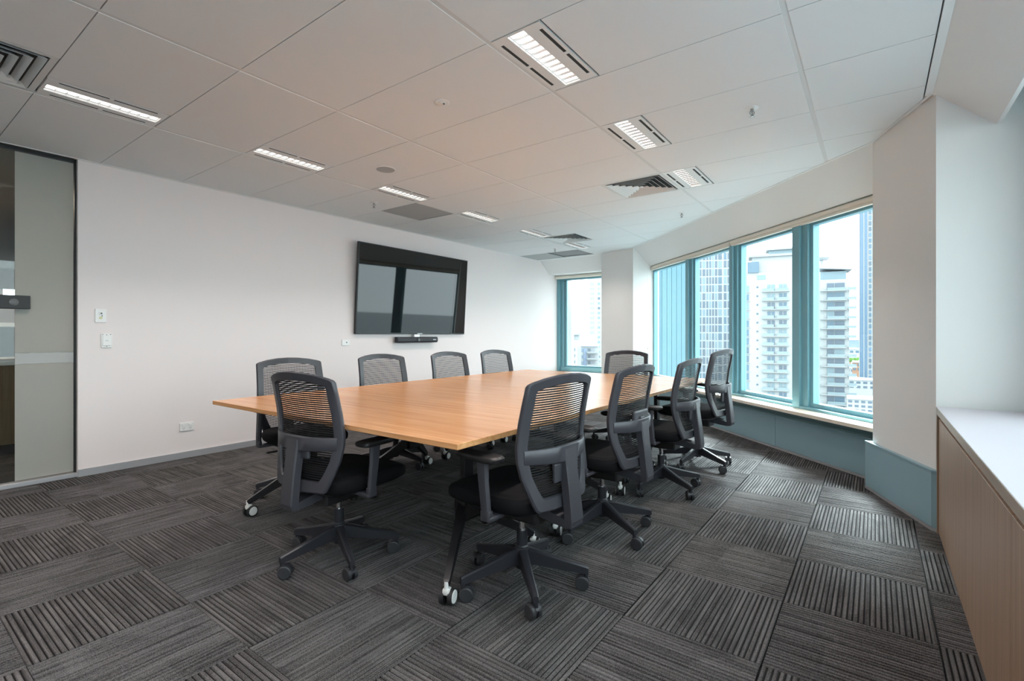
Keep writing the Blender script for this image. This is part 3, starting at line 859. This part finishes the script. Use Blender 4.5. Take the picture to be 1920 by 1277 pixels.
# ------------------------------------------------------------------ task chairs (local: +y is the way the chair faces)
def interp(z, tab):
    if z <= tab[0][0]: return tab[0][1]
    for (a, b), (c, d) in zip(tab[:-1], tab[1:]):
        if z <= c:
            t = (z - a) / (c - a); t = t * t * (3 - 2 * t) * .35 + t * .65
            return b + (d - b) * t
    return tab[-1][1]
YST = [(.40, -.215), (.45, -.206), (.55, -.190), (.64, -.178), (.72, -.176), (.82, -.188), (.92, -.208), (1.04, -.236)]
HWI = [(.487, .142), (.505, .157), (.54, .175), (.62, .204), (.68, .214), (.80, .211), (.94, .206), (.985, .20)]
def yback(x, z):
    return interp(z, YST) - .042 * (1 - min(1, (x / .26) ** 2))
OUTER = [(0, 1.026), (.08, 1.023), (.16, 1.013), (.226, .998), (.247, .990), (.2535, .981), (.256, .92), (.260, .82), (.264, .72), (.262, .66), (.250, .59), (.226, .52), (.203, .462), (.196, .446), (.182, .436), (.09, .431), (0, .429)]
INNER = [(0, .980), (.08, .977), (.15, .969), (.186, .961), (.199, .954), (.2035, .944), (.205, .90), (.209, .82), (.213, .72), (.210, .66), (.196, .59), (.172, .535), (.156, .504), (.150, .495), (.138, .490), (.08, .488), (0, .487)]
def loop(h):
    return h + [(-x, z) for x, z in h[-2:0:-1]]
def back_frame_mesh():
    m = MB()
    o_ = loop(OUTER); i_ = loop(INNER)
    T = .013
    # cross-section ring: outer-front, outer-mid, outer-back, inner-back, inner-front
    rows = []
    for (ox, oz), (ix, iz) in zip(o_, i_):
        ax, az = ox + (ix - ox) * .12, oz + (iz - oz) * .12
        bx, bz = ox + (ix - ox) * .9, oz + (iz - oz) * .9
        rows.append([(ox, yback(ox, oz) + T * .2, oz), (ox, yback(ox, oz) - T * .5, oz), (ax, yback(ax, az) - T, az), (bx, yback(bx, bz) - T, bz),
                     (ix, yback(ix, iz) - T * .4, iz), (ix, yback(ix, iz) + T * .6, iz), (ax, yback(ax, az) + T, az)])
    rows.append(rows[0])
    m.grid(rows, close=True, sm=True)
    return m.mesh('back_frame', M['frame'])
def rib_mesh():
    m = MB()
    z = .489
    while z < .982:
        h = .0029
        top = .984 - .020 * 1
        w = interp(z, HWI)
        if z > .958: w = .19 * math.sqrt(max(0, (.985 - z) / .027)) if z > .966 else .203
        if w < .02: break
        N = 8
        rows = []
        for dy, dz in ((-.0014, -h), (.0014, -h), (.0014, h), (-.0014, h)):
            rows.append([(-w - .004 + (2 * w + .008) * k / N, yback(-w + 2 * w * k / N, z) + .001 + dy, z + dz) for k in range(N + 1)])
        rows.append(rows[0])
        m.grid(rows, sm=False)
        z += .0107
    # a few fine uprights tie the ribs together
    for k in range(-9, 10):
        x = k * .0215
        zs = [zz for zz in [.490 + .0215 * q for q in range(23)] if interp(zz, HWI) > abs(x) and (zz < .962 or abs(x) < .15)]
        if len(zs) < 2: continue
        rows = [[(x - .0006, yback(x, zz) + .0022, zz) for zz in zs], [(x + .0006, yback(x, zz) + .0022, zz) for zz in zs]]
        m.grid(rows, sm=False)
    return m.mesh('mesh_back', M['mesh'])
def crossbar_mesh():
    m = MB(); N = 16; rows = []
    for k in range(N + 1):
        x = -.238 + .476 * k / N
        t = abs(x) / .238
        y = -.192 - .078 * (1 - t ** 2.4)
        zc = .676 - .004 * (1 - t); hh = .030 + .008 * (1 - t)
        nx = 0
        rows.append([(x, y + .008, zc - hh), (x, y - .005, zc - hh), (x, y - .009, zc - hh + .005), (x, y - .009, zc + hh - .005), (x, y - .005, zc + hh), (x, y + .008, zc + hh)])
    m.grid(rows, close=True, sm=True)
    m.add(rows[0], [tuple(range(6))]); m.add(rows[-1], [tuple(range(6))])
    return m.mesh('crossbar', M['frame'])
def spine_mesh():
    m = MB()
    path = [(-.272, .692, .046), (-.280, .62, .044), (-.294, .52, .045), (-.306, .42, .047), (-.310, .375, .048), (-.302, .350, .048)]
    rows = []
    for y, z, w in path:
        rows.append([(-w, y + .034, z), (-w, y - .002, z), (-w * .85, y - .008, z), (w * .85, y - .008, z), (w, y - .002, z), (w, y + .034, z), (w - .008, y + .034, z), (w - .008, y + .006, z), (-w + .008, y + .006, z), (-w + .008, y + .034, z)])
    m.grid(rows, close=True, sm=False)
    m.add(rows[0], [(0, 1, 8, 9), (1, 2, 3, 4, 7, 8), (4, 5, 6, 7)]); m.add(rows[-1], [(0, 1, 8, 9), (1, 2, 3, 4, 7, 8), (4, 5, 6, 7)])
    # foot running forward under the seat
    rows = []
    for y, z, w, h in ((-.312, .364, .047, .014), (-.28, .362, .046, .018), (-.22, .370, .043, .022), (-.12, .385, .040, .024)):
        rows.append([(-w, y, z - h), (w, y, z - h), (w, y, z + h), (-w, y, z + h)])
    m.grid(rows, close=True, sm=False); m.add(rows[0], [(0, 1, 2, 3)]); m.add(rows[-1], [(0, 1, 2, 3)])
    return m.mesh('spine', M['frame'])
def super_pad(w, d, z0, z1, y0, p=4.0, crown=.008, front_drop=.02, n=28, layers=((0, .90), (.15, .97), (.4, 1.0), (.7, 1.0), (.9, .96), (1.0, .86)), mat=None, name='seat'):
    m = MB(); rows = []
    for t, k in layers:
        row = []
        for i in range(n):
            a = 2 * math.pi * i / n
            ca, sa = math.cos(a), math.sin(a)
            x = w / 2 * k * math.copysign(abs(ca) ** (2 / p), ca); y = d / 2 * k * math.copysign(abs(sa) ** (2 / p), sa)
            z = z0 + (z1 - z0) * t
            fr = max(0, (y / (d / 2) - .45) / .55)
            bk = max(0, (-y / (d / 2) - .6) / .4)
            z -= front_drop * fr ** 2 * (1 if t > .3 else .2)
            z += .012 * bk ** 2 * (1 if t > .5 else 0)
            row.append((x, y + y0, z))
        rows.append(row)
    m.grid(rows, close=True, sm=True)
    # top as shrinking rings
    last = rows[-1]; rings = [last]
    for q in (.7, .4, .12):
        rings.append([(x * q, (y - y0) * q + y0, z1 + (z - z1) * q ** 1.5 + crown * (1 - q) - .0 * q) for x, y, z in last])
    m.grid(rings, close=True, sm=True); m.add(rings[-1], [tuple(range(n))], sm=True)
    m.add(rows[0], [tuple(range(n))])
    return m.mesh(name, mat)
def arm_post_mesh(s):
    m = MB()
    sec = [(1, 0), (.8, .7), (0, 1), (-.8, .7), (-1, 0), (-.8, -.7), (0, -1), (.8, -.7)]
    rows = []
    for z, x, y, a, b in ((.425, .300, -.040, .016, .024), (.46, .301, -.038, .017, .026), (.56, .302, -.026, .017, .028), (.64, .300, -.018, .018, .032), (.650, .298, -.018, .020, .036)):
        rows.append([(s * (x + a * u), y + b * v, z) for u, v in sec])
    m.grid(rows, close=True, sm=True); m.add(rows[0], [tuple(range(8))]); m.add(rows[-1], [tuple(range(8))])
    m.bbox(min(s * .12, s * .31), max(s * .12, s * .31), -.07, -.01, .392, .412, .006)
    m.bbox(min(s * .285, s * .313), max(s * .285, s * .313), -.066, -.014, .392, .44, .006)
    return m.mesh('arm_post', M['frame'])
def arm_pad_mesh(s):
    m = MB()
    rows = []
    for z, k in ((.650, .88), (.656, .98), (.668, 1.0), (.674, .96), (.677, .86)):
        row = []
        for i in range(24):
            a = 2 * math.pi * i / 24; ca, sa = math.cos(a), math.sin(a)
            y = .135 * k * math.copysign(abs(sa) ** (2 / 4.5), sa)
            x = .045 * k * (1 - .12 * y / .135) * math.copysign(abs(ca) ** (2 / 3.5), ca)
            row.append((s * .292 + x - s * .012 * max(0, y) / .135, y + .018, z))
        rows.append(row)
    m.grid(rows, close=True, sm=True); m.add(rows[0], [tuple(range(24))]); m.add(rows[-1], [tuple(range(24))])
    return m.mesh('arm_pad', M['pad'])
def base_arm_mesh():
    m = MB(); rows = []
    for r_, zt, h, w in ((.026, .182, .075, .022), (.07, .172, .066, .020), (.20, .137, .048, .0165), (.305, .112, .036, .014), (.318, .106, .028, .012)):
        rows.append([(r_, -w, zt - h), (r_, w, zt - h), (r_, w * .95, zt - .006), (r_, w * .55, zt), (r_, -w * .55, zt), (r_, -w * .95, zt - .006)])
    m.grid(rows, close=True, sm=False); m.add(rows[0], [tuple(range(6))]); m.add(rows[-1], [tuple(range(6))])
    m.cyl((.306, 0, .06), (.306, 0, .105), .0115, n=12)
    return m.mesh('base_arm', M['base'])
def castor_mesh():
    m = MB()
    for q in (-1, 1):
        m.cyl((-.016, q * .006, .0305), (-.016, q * .022, .0305), .0305, n=22, mi=0)
        m.cyl((-.016, q * .022, .0305), (-.016, q * .0245, .0305), .0305, .026, n=22, mi=0)
    # hood over the wheels
    rows = []
    for k in range(9):
        a = R(20 + 130 * k / 8)
        cy, cz = -.016 + .0335 * math.cos(a), .0305 + .0335 * math.sin(a)
        rows.append([(cy, -.008, cz), (cy, .008, cz), (cy - .006 * math.cos(a), .008, cz - .006 * math.sin(a)), (cy - .006 * math.cos(a), -.008, cz - .006 * math.sin(a))])
    m.grid(rows, close=True, sm=False, mi=1)
    m.cyl((0, 0, .045), (0, 0, .072), .010, n=12, mi=1)
    m.bbox(-.012, .010, -.008, .008, .028, .06, .003, mi=1)
    return m.mesh('castor', [M['wheel'], M['base']])
CM = dict(frame=back_frame_mesh(), rib=rib_mesh(), cross=crossbar_mesh(), spine=spine_mesh(),
          seat=super_pad(.510, .530, .410, .492, .050, p=5.0, name='seat', mat=M['fabric']),
          pan=super_pad(.455, .450, .398, .424, .030, front_drop=.0, crown=0, name='seat_pan', mat=M['pad']),
          post={s: arm_post_mesh(s) for s in (-1, 1)}, pad={s: arm_pad_mesh(s) for s in (-1, 1)},
          arm=base_arm_mesh(), castor=castor_mesh())
m = MB(); m.lathe([(.030, .085), (.036, .10), (.038, .165), (.034, .185), (.028, .190)], 20); CM['hub'] = m.mesh('base_hub', M['base'])
m = MB(); m.cyl((0, 0, .185), (0, 0, .268), .0265, n=20); m.lathe([(.030, .183), (.031, .190), (.027, .196)], 20); CM['column'] = m.mesh('gas_column', M['base'])
m = MB(); m.cyl((0, 0, .180), (0, 0, .392), .0145, n=16); CM['piston'] = m.mesh('gas_piston', M['chrome'])
m = MB(); m.bbox(-.065, .065, -.13, .10, .318, .402, .010); m.bbox(-.10, .10, -.02, .16, .375, .402, .006); CM['mech'] = m.mesh('tilt_mechanism', M['pad'])
m = MB(); m.cyl((0, .10, .375), (0, .10, .285), .027, .024, n=16); CM['knob'] = m.mesh('tension_knob', M['pad'])
m = MB(); m.cyl((.07, .02, .372), (.20, .03, .362), .0045, n=8); m.bbox(.19, .275, .012, .045, .354, .366, .005); CM['lever'] = m.mesh('lever', M['pad'])
m = MB(); m.bbox(-.095, .095, -.260, -.238, -.045, .045, .010, seg=3); m.bbox(-.030, .030, -.268, -.258, -.018, .010, .004); CM['lumbar'] = m.mesh('lumbar_pad', M['frame'])
def make_chair(x, y, rz, base_ang, dz=0.0, lumbar=.60, seed=0, label=''):
    t = thing('task_chair', label, 'chair', (x, y, 0), R(rz), 'black mesh task chairs')
    rr = random.Random(seed)
    link('base_hub', CM['hub'], t)
    for k in range(5):
        a = R(base_ang - rz + 72 * k)
        b = link('base_arm', CM['arm'], t, (0, 0, 0), (0, 0, a))
        link('castor', CM['castor'], b, (.306, 0, 0), (0, 0, R(rr.uniform(-70, 70) + 180 * (rr.random() < .25)))).scale = (1.08, 1.08, 1.08)
    link('gas_column', CM['column'], t)
    link('gas_piston', CM['piston'], t, (0, 0, dz))
    link('tilt_mechanism', CM['mech'], t, (0, 0, dz)); link('tension_knob', CM['knob'], t, (0, 0, dz))
    link('lever', CM['lever'], t, (0, 0, dz)); link('lever', CM['lever'], t, (0, .03, dz), (0, 0, R(180)))
    link('seat', CM['seat'], t, (0, 0, dz)); link('seat_pan', CM['pan'], t, (0, 0, dz))
    bf = link('back_frame', CM['frame'], t, (0, 0, dz))
    link('mesh_back', CM['rib'], bf)
    link('crossbar', CM['cross'], bf)
    link('spine', CM['spine'], t, (0, 0, dz))
    link('lumbar_pad', CM['lumbar'], t, (0, 0, lumbar + dz))
    for s in (-1, 1):
        p = link('arm_post', CM['post'][s], t, (0, 0, dz)); link('arm_pad', CM['pad'][s], p)
    return t
chairs = [
    (-2.345, 1.600, 4, 49, 0, .64, 'black mesh task chair at the near table end, nearest the glass door'),
    (-1.375, 1.950, 87, 28, .01, .59, 'black mesh task chair in front, by the near table corner'),
    (-1.365, 2.800, 88, 44, .01, .71, 'black mesh task chair on the window side, second from the camera'),
    (-1.350, 3.810, 89, 44, .01, .61, 'black mesh task chair on the window side, third from the camera'),
    (-1.320, 4.690, 84, 44, .06, .60, 'raised black mesh task chair farthest along the window side'),
    (-3.516, 2.080, -97, 20, 0, .62, 'black mesh task chair on the wall side, nearest the glass door'),
    (-3.570, 3.035, -96, 6, 0, .62, 'black mesh task chair on the wall side under the left screen edge'),
    (-3.517, 3.905, -95, 24, 0, .62, 'black mesh task chair on the wall side below the video bar'),
    (-3.530, 4.735, -97, 30, 0, .62, 'black mesh task chair on the wall side, farthest from the glass door'),
    (-2.316, 5.220, 186, 50, 0, .62, 'black mesh task chair at the far table end before the column'),
]
for k, (x, y, rz, ba, dz, lu, lab) in enumerate(chairs):
    make_chair(x, y, rz, ba, dz, lu, k + 11, lab)

# ------------------------------------------------------------------ the city outside
FW = Vector((-math.sin(YAW), math.cos(YAW), 0)); RT = Vector((math.cos(YAW), math.sin(YAW), 0))
def far(px, py, d):
    return FW * d + RT * (d * (px - 960) / 924.0) + Vector((0, 0, CAM_H - (py - 628) * d / 924.0))
def facade(name, label, px, d, yaw_extra=0.0):
    """an Empty at the left foot of a facade seen from the room; local x runs right along it, y away from us"""
    p = far(px, 628, d); p.z = 0
    ang = math.atan2((p.y), (p.x)) - math.pi / 2 + yaw_extra
    t = thing(name, label, 'building', p, ang)
    return t, d / 924.0
GZ = -62.0
mb = MB(); mb.box(-900, 900, -200, 1500, GZ - 1, GZ)
gr = mb.build('street_ground', M['b_street']); tag(gr, 'grey street level far below the windows', 'ground', None, 'structure')
def zof(py, d): return CAM_H - (py - 628) * d / 924.0

wcache = {}
def win(parent, x, z, w, h, mat, y=0.0, t=0.12, name='window'):
    k = (round(w, 2), round(h, 2), mat, t)
    if k not in wcache:
        m = MB(); m.box(0, w, -t, t, 0, h); wcache[k] = m.mesh('window', M[mat])
    return link(name, wcache[k], parent, (x, y, z))

# white grid tower (in pane 2)
T, u = facade('grid_tower', 'office tower with a white grid facade of narrow windows', 1296, 215, R(8))
W_ = 88 * u * 1.10
top = zof(430, 215); 
m = MB(); m.box(0, W_, 0, 22, GZ, top); m.build('body', M['b_white'], T)
pitch = 14.9 * u
cols = [(.0, .30, 'b_glass'), (.36, .30, 'b_glass')]
x_units = [1, 8.5, 18, 24, 28.5, 33, 37.5, 42.5, 51, 57, 61, 65, 70]
w_units = [6.5, 8, 4.5, 3, 3, 3, 3.5, 6, 4.5, 2.6, 2.6, 2.6, 3]
r3 = random.Random(5)
k = 0
z = zof(712, 215)
while z < top - pitch and k < 24:
    sh = 0 if k % 2 else 2.2
    for a, b in zip(x_units, w_units):
        bb = b + (sh if a < 2 else 0)
        if a == 8.5 and sh: bb = 5.6; a = 10.8
        win(T, a * u * 1.12, z, bb * u * 1.05, pitch * .84, r3.choice(['b_glass', 'b_glass3', 'b_glass3', 'b_glass2']))
    z += pitch; k += 1

# white apartment tower (panes 3 and 4)
D_ = 170
T, u = facade('apartment_tower', 'white apartment tower with stacked balconies and stepped crown', 1386, D_, 0.0)
top = zof(513, D_)
m = MB(); m.box(0, 106 * u, 0, 9, GZ, top); m.build('body', M['b_white'], T)
m = MB(); m.box(22 * u, 104 * u, 1, 8, top, zof(484, D_)); m.build('upper_storey', M['b_white'], T)
m = MB(); m.box(16 * u, 106 * u, 0, 9, zof(484, D_), zof(480, D_)); m.build('roof_slab', M['b_slab'], T)
m = MB(); m.box(50 * u, 102 * u, 2, 8, zof(480, D_), zof(472, D_)); m.build('plant_room', M['b_glass2'], T)
m = MB(); m.box(46 * u, 104 * u, 1, 9, zof(472, D_), zof(469, D_)); m.build('plant_roof', M['b_slab'], T)
m = MB(); m.box(14 * u, 33 * u, -.6, 3, top, zof(493, D_)); m.build('corner_glazing', M['b_glass'], T)
win(T, 30 * u, zof(526, D_), 14 * u, 8 * u, 'b_glass2')
pitch = 16.35 * u
z0 = zof(548, D_)
r4 = random.Random(9)
slabm = {}
def slab(parent, x, z, w, d, h, mat='b_slab', name='balcony_slab'):
    k_ = (round(w, 2), round(d, 2), round(h, 2), mat)
    if k_ not in slabm:
        mm = MB(); mm.box(0, w, -d, 0.2, 0, h); slabm[k_] = mm.mesh('balcony_slab', M[mat])
    return link(name, slabm[k_], parent, (x, 0, z))
for k in range(16):
    z = z0 - pitch * k
    win(T, 6.5 * u, z, 10 * u, pitch * .72, r4.choice(['b_glass', 'b_glass2', 'b_glass3']))
    win(T, 29 * u, z + 1.2, 3.2 * u, 3.2 * u, 'b_glass3')
    for a in (47, 66):
        win(T, a * u, z, 12 * u, pitch * .74, r4.choice(['b_glass', 'b_glass2', 'b_glass2', 'b_glass3']))
        mm = win(T, (a + 5.6) * u, z, .8 * u, pitch * .74, 'b_white', t=.2, name='window_post')
    win(T, 88 * u, z, 7 * u, pitch * .55, 'b_glass2')
    slab(T, 38 * u, z - .30, 44 * u, 1.3, .25)
    slab(T, 0, z - .30, 18 * u, .6, .25)
    mm = slab(T, 38 * u, z - .05, 44 * u, 1.25, .0, 'b_rail') if False else None
    for a in (39, 62):
        key = ('rail', a)
        if key not in slabm:
            q = MB(); q.box(0, 18 * u, -1.28, -1.22, 0, .9); slabm[key] = q.mesh('balustrade', M['b_rail'])
        link('balustrade', slabm[key], T, (a * u, 0, z - .05))
# its right wing, seen through pane 4
D2 = 186
T2, u = facade('apartment_wing', 'narrow wing of white flats with deep balconies and canopy roof', 1496, D2, R(2))
m = MB(); m.box(0, 80 * u, 0, 16, GZ, zof(527, D2)); m.build('body', M['b_white'], T2)
m = MB(); m.box(36 * u, 76 * u, 1, 10, zof(527, D2), zof(512, D2)); m.build('roof_room', M['b_glass2'], T2)
m = MB(); m.add([(30 * u, -1, zof(506, D2)), (84 * u, -1, zof(511, D2)), (84 * u, 11, zof(511, D2)), (30 * u, 11, zof(506, D2)), (30 * u, -1, zof(504, D2)), (84 * u, -1, zof(510, D2)), (78 * u, 11, zof(503, D2)), (36 * u, 11, zof(503, D2))],
               [(0, 3, 2, 1), (4, 5, 6, 7), (0, 1, 5, 4), (1, 2, 6, 5), (2, 3, 7, 6), (3, 0, 4, 7)]); m.build('canopy_roof', M['b_grey'], T2)
m = MB(); m.cyl((40 * u, 6, zof(500, D2)), (40 * u, 6, zof(486, D2)), .5, n=8); m.build('mast', M['b_white'], T2)
m = MB(); m.lathe([(10 * u, 0), (13 * u, .8), (12 * u, 1.2)], 20); m.build('roof_disc', M['b_slab'], T2, (40 * u, 6, zof(487, D2)))
pitch = 17.2 * u
for k in range(15):
    z = zof(547, D2) - pitch * k
    win(T2, 46 * u, z, 11 * u, pitch * .78, r4.choice(['b_glass', 'b_glass2', 'b_glass3']))
    win(T2, 58 * u, z, 15 * u, pitch * .78, r4.choice(['b_glass3', 'b_glass2', 'b_glass']))
    slab(T2, 36 * u, z - .32, 40 * u, 1.6, .3)
    slab(T2, 78 * u, z - .32, 13 * u, 1.6, .3)
    if 'rail2' not in slabm:
        q = MB(); q.box(0, 27 * u, -1.58, -1.5, 0, .95); slabm['rail2'] = q.mesh('balustrade', M['b_rail'])
        q = MB(); q.box(0, 12 * u, -1.58, -1.5, 0, .95); slabm['rail3'] = q.mesh('balustrade', M['b_rail'])
    link('balustrade', slabm['rail2'], T2, (46 * u, 0, z))
    link('balustrade', slabm['rail3'], T2, (78 * u, 0, z))

# blue glass tower at the right edge
D3 = 250
T3, u = facade('blue_glass_tower', 'tall blue glass tower beside the near column', 1611, D3, R(-6))
m = MB(); m.box(0, 60 * u, 0, 18, GZ, zof(300, D3)); m.build('body', M['b_blue'], T3)
for a in (0, 7, 13, 19):
    m = MB(); m.box(a * u, (a + .9) * u, -.5, 0, GZ + 12, zof(300, D3)); m.build('mullion_fin', M['b_white'], T3)
m = MB(); m.box(13 * u, 60 * u, -.1, 0, GZ + 10, zof(300, D3)); m.build('grid_face', M['b_slab'], T3)
pitch = 10.6 * u
for k in range(38):
    z = zof(764, D3) + pitch * k
    for a in (15, 22, 29.5, 37):
        win(T3, a * u, z, 5.0 * u, pitch * .66, r4.choice(['b_glass', 'b_glass3', 'b_blue']), y=-.15)
# pale teal wing close by, seen in the first far pane
T4, u = facade('teal_wing', 'pale teal clad wing of the same building in the first pane', 1190, 26, R(18))
m = MB(); m.box(2 * u, 100 * u, 0, 6, -20, zof(486, 26)); m.build('body', M['b_teal'], T4)
for k in range(10):
    a = 5 + 9.4 * k
    m = MB(); m.box(a * u, (a + 8.7) * u, -.06, 0, -20, zof(488, 26)); m.build('cladding_panel', M['b_teal'] if k < 5 else M['b_teal2'], T4)
m = MB(); m.box(2 * u, 101 * u, -.12, 6, zof(487, 26), zof(482, 26)); m.build('coping', M['b_grey'], T4)

# buildings seen through the back window
D5 = 310
T5, u = facade('slim_white_tower', 'pale high tower with tiny windows beyond the back window', 1102, D5, R(-3))
m = MB(); m.box(0, 26 * u, 0, 20, GZ, zof(470, D5)); m.build('body', M['b_white'], T5)
for k in range(18):
    z = zof(535 + 9.05 * k, D5)
    for a, w in ((5, 1.2), (7.6, 1.0), (10.2, 1.2)):
        if k < 11: win(T5, a * u, z, w * u, 4.6 * u, 'b_grey')
    win(T5, 18.5 * u, z, 4.4 * u, 4.4 * u, r4.choice(['b_glass3', 'b_grey', 'b_glass2']))
D6 = 150
T6, u = facade('white_block', 'low white block with small square windows in the back window', 1056, D6)
m = MB(); m.box(-10 * u, 32 * u, 0, 14, GZ, zof(638, D6)); m.build('body', M['b_white'], T6)
m = MB(); m.box(-10 * u, 30 * u, 1, 12, zof(638, D6), zof(626, D6)); m.build('roof_storey', M['b_slab'], T6)
m = MB(); m.box(-11 * u, 33 * u, 0, 13, zof(628, D6), zof(626.5, D6)); m.build('roof_edge', M['b_grey'], T6)
m = MB(); m.box(13 * u, 15 * u, -.2, 0, GZ, zof(636, D6)); m.build('blue_strip', M['b_bluegrey'], T6)
m = MB(); m.box(28 * u, 31.5 * u, -.25, 0, GZ, zof(650, D6)); m.build('grey_strip', M['b_grey'], T6)
for k in range(6):
    z = zof(658 + 11.6 * k, D6)
    for a in (8.0, 18.0):
        win(T6, a * u, z, 4.2 * u, 5.6 * u, 'b_glass3'); win(T6, (a + 1.9) * u, z, .5 * u, 5.6 * u, 'b_white', t=.18, name='window_post')
D7 = 165
T7, u = facade('balcony_block', 'blue and white block with open balconies in the back window', 1089, D7)
m = MB(); m.box(0, 34 * u, 0, 14, GZ, zof(650, D7)); m.build('body', M['b_white'], T7)
m = MB(); m.box(0, 32 * u, -.5, 12, zof(650, D7), zof(648, D7)); m.build('roof_edge', M['b_grey'], T7)
m = MB(); m.box(5 * u, 11 * u, -.3, 0, GZ, zof(653, D7)); m.build('blue_strip', M['b_bluegrey'], T7)
for k in range(5):
    z = zof(660 + 11.8 * k, D7)
    win(T7, 1.5 * u, z, 3 * u, 6 * u, 'b_bluegrey'); win(T7, 13 * u, z, 5 * u, 7 * u, 'b_glass3'); win(T7, 19 * u, z, 7 * u, 7 * u, 'b_grey')
    slab(T7, 11 * u, z - .35, 20 * u, 1.6, .5)
D8 = 420
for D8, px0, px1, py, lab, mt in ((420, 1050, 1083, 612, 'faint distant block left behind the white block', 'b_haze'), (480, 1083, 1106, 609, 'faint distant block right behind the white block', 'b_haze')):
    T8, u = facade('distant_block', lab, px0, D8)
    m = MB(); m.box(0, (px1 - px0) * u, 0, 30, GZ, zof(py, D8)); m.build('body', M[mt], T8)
    m = MB(); m.box((px1 - px0) * u * .3, (px1 - px0) * u * .55, 4, 12, zof(py, D8), zof(py - 1.5, D8)); m.build('plant_room', M['b_grey'], T8)

# low roofs between the towers
def lowblock(name, lab, px0, px1, py, d, mat, wins=0, wm='b_glass3', rows=1):
    T_, u_ = facade(name, lab, px0, d)
    m_ = MB(); m_.box(0, (px1 - px0) * u_, 0, 12 * d / 170, GZ, zof(py, d)); m_.build('body', M[mat], T_)
    m_ = MB(); m_.box(0, (px1 - px0) * u_, -.3, 12 * d / 170, zof(py, d), zof(py - 1.2, d)); m_.build('parapet', M['b_slab'], T_)
    for q in range(rows):
        for k_ in range(wins):
            w_ = (px1 - px0) / wins
            win(T_, (k_ + .2) * w_ * u_, zof(py + 6 + 8 * q, d), w_ * .6 * u_, 4 * u_, wm)
lowblock('far_office_block', 'bluish office block low on the horizon', 1570, 1612, 638, 520, 'b_bluegrey', 6, 'b_glass2', 2)
lowblock('warehouse', 'white long warehouse roof beyond the flats', 1570, 1614, 655, 420, 'b_white', 5, 'b_glass', 1)
lowblock('brick_house', 'orange brick house among low roofs', 1598, 1612, 680, 300, 'b_brick', 2, 'b_glass3', 2)
lowblock('cream_house', 'cream low house left of the brick house', 1570, 1597, 690, 335, 'b_slab', 4, 'b_glass3', 2)
lowblock('flat_roof_shop', 'broad white flat roofed building under the blue tower', 1578, 1640, 712, 230, 'b_white', 6, 'b_glass3', 2)
lowblock('corner_shop', 'low white corner building at the window foot', 1588, 1648, 748, 140, 'b_white', 6, 'b_glass3', 3)
for k, (px, py, d, r0) in enumerate(((1572, 671, 380, 2.4), (1583, 670, 390, 2.6), (1594, 671, 385, 2.4), (1605, 671, 395, 2.3))):
    p = far(px, py, d)
    tr = thing('park_tree', 'round green park tree, %s of the four behind the flats' % ['leftmost', 'second', 'third', 'rightmost'][k], 'tree', (p.x, p.y, GZ), 0, 'park trees')
    bm = bmesh.new(); bmesh.ops.create_icosphere(bm, subdivisions=2, radius=r0)
    rz_ = random.Random(k)
    for v in bm.verts: v.co *= 1 + rz_.uniform(-.14, .14)
    me = bpy.data.meshes.new('crown'); bm.to_mesh(me); bm.free(); me.materials.append(M['b_green'])
    link('crown', me, tr, (0, 0, p.z - GZ - r0 * .3))
    m = MB(); m.cyl((0, 0, 0), (0, 0, p.z - GZ - r0 * .3), .5, n=8); m.build('trunk', M['b_brick'], tr)
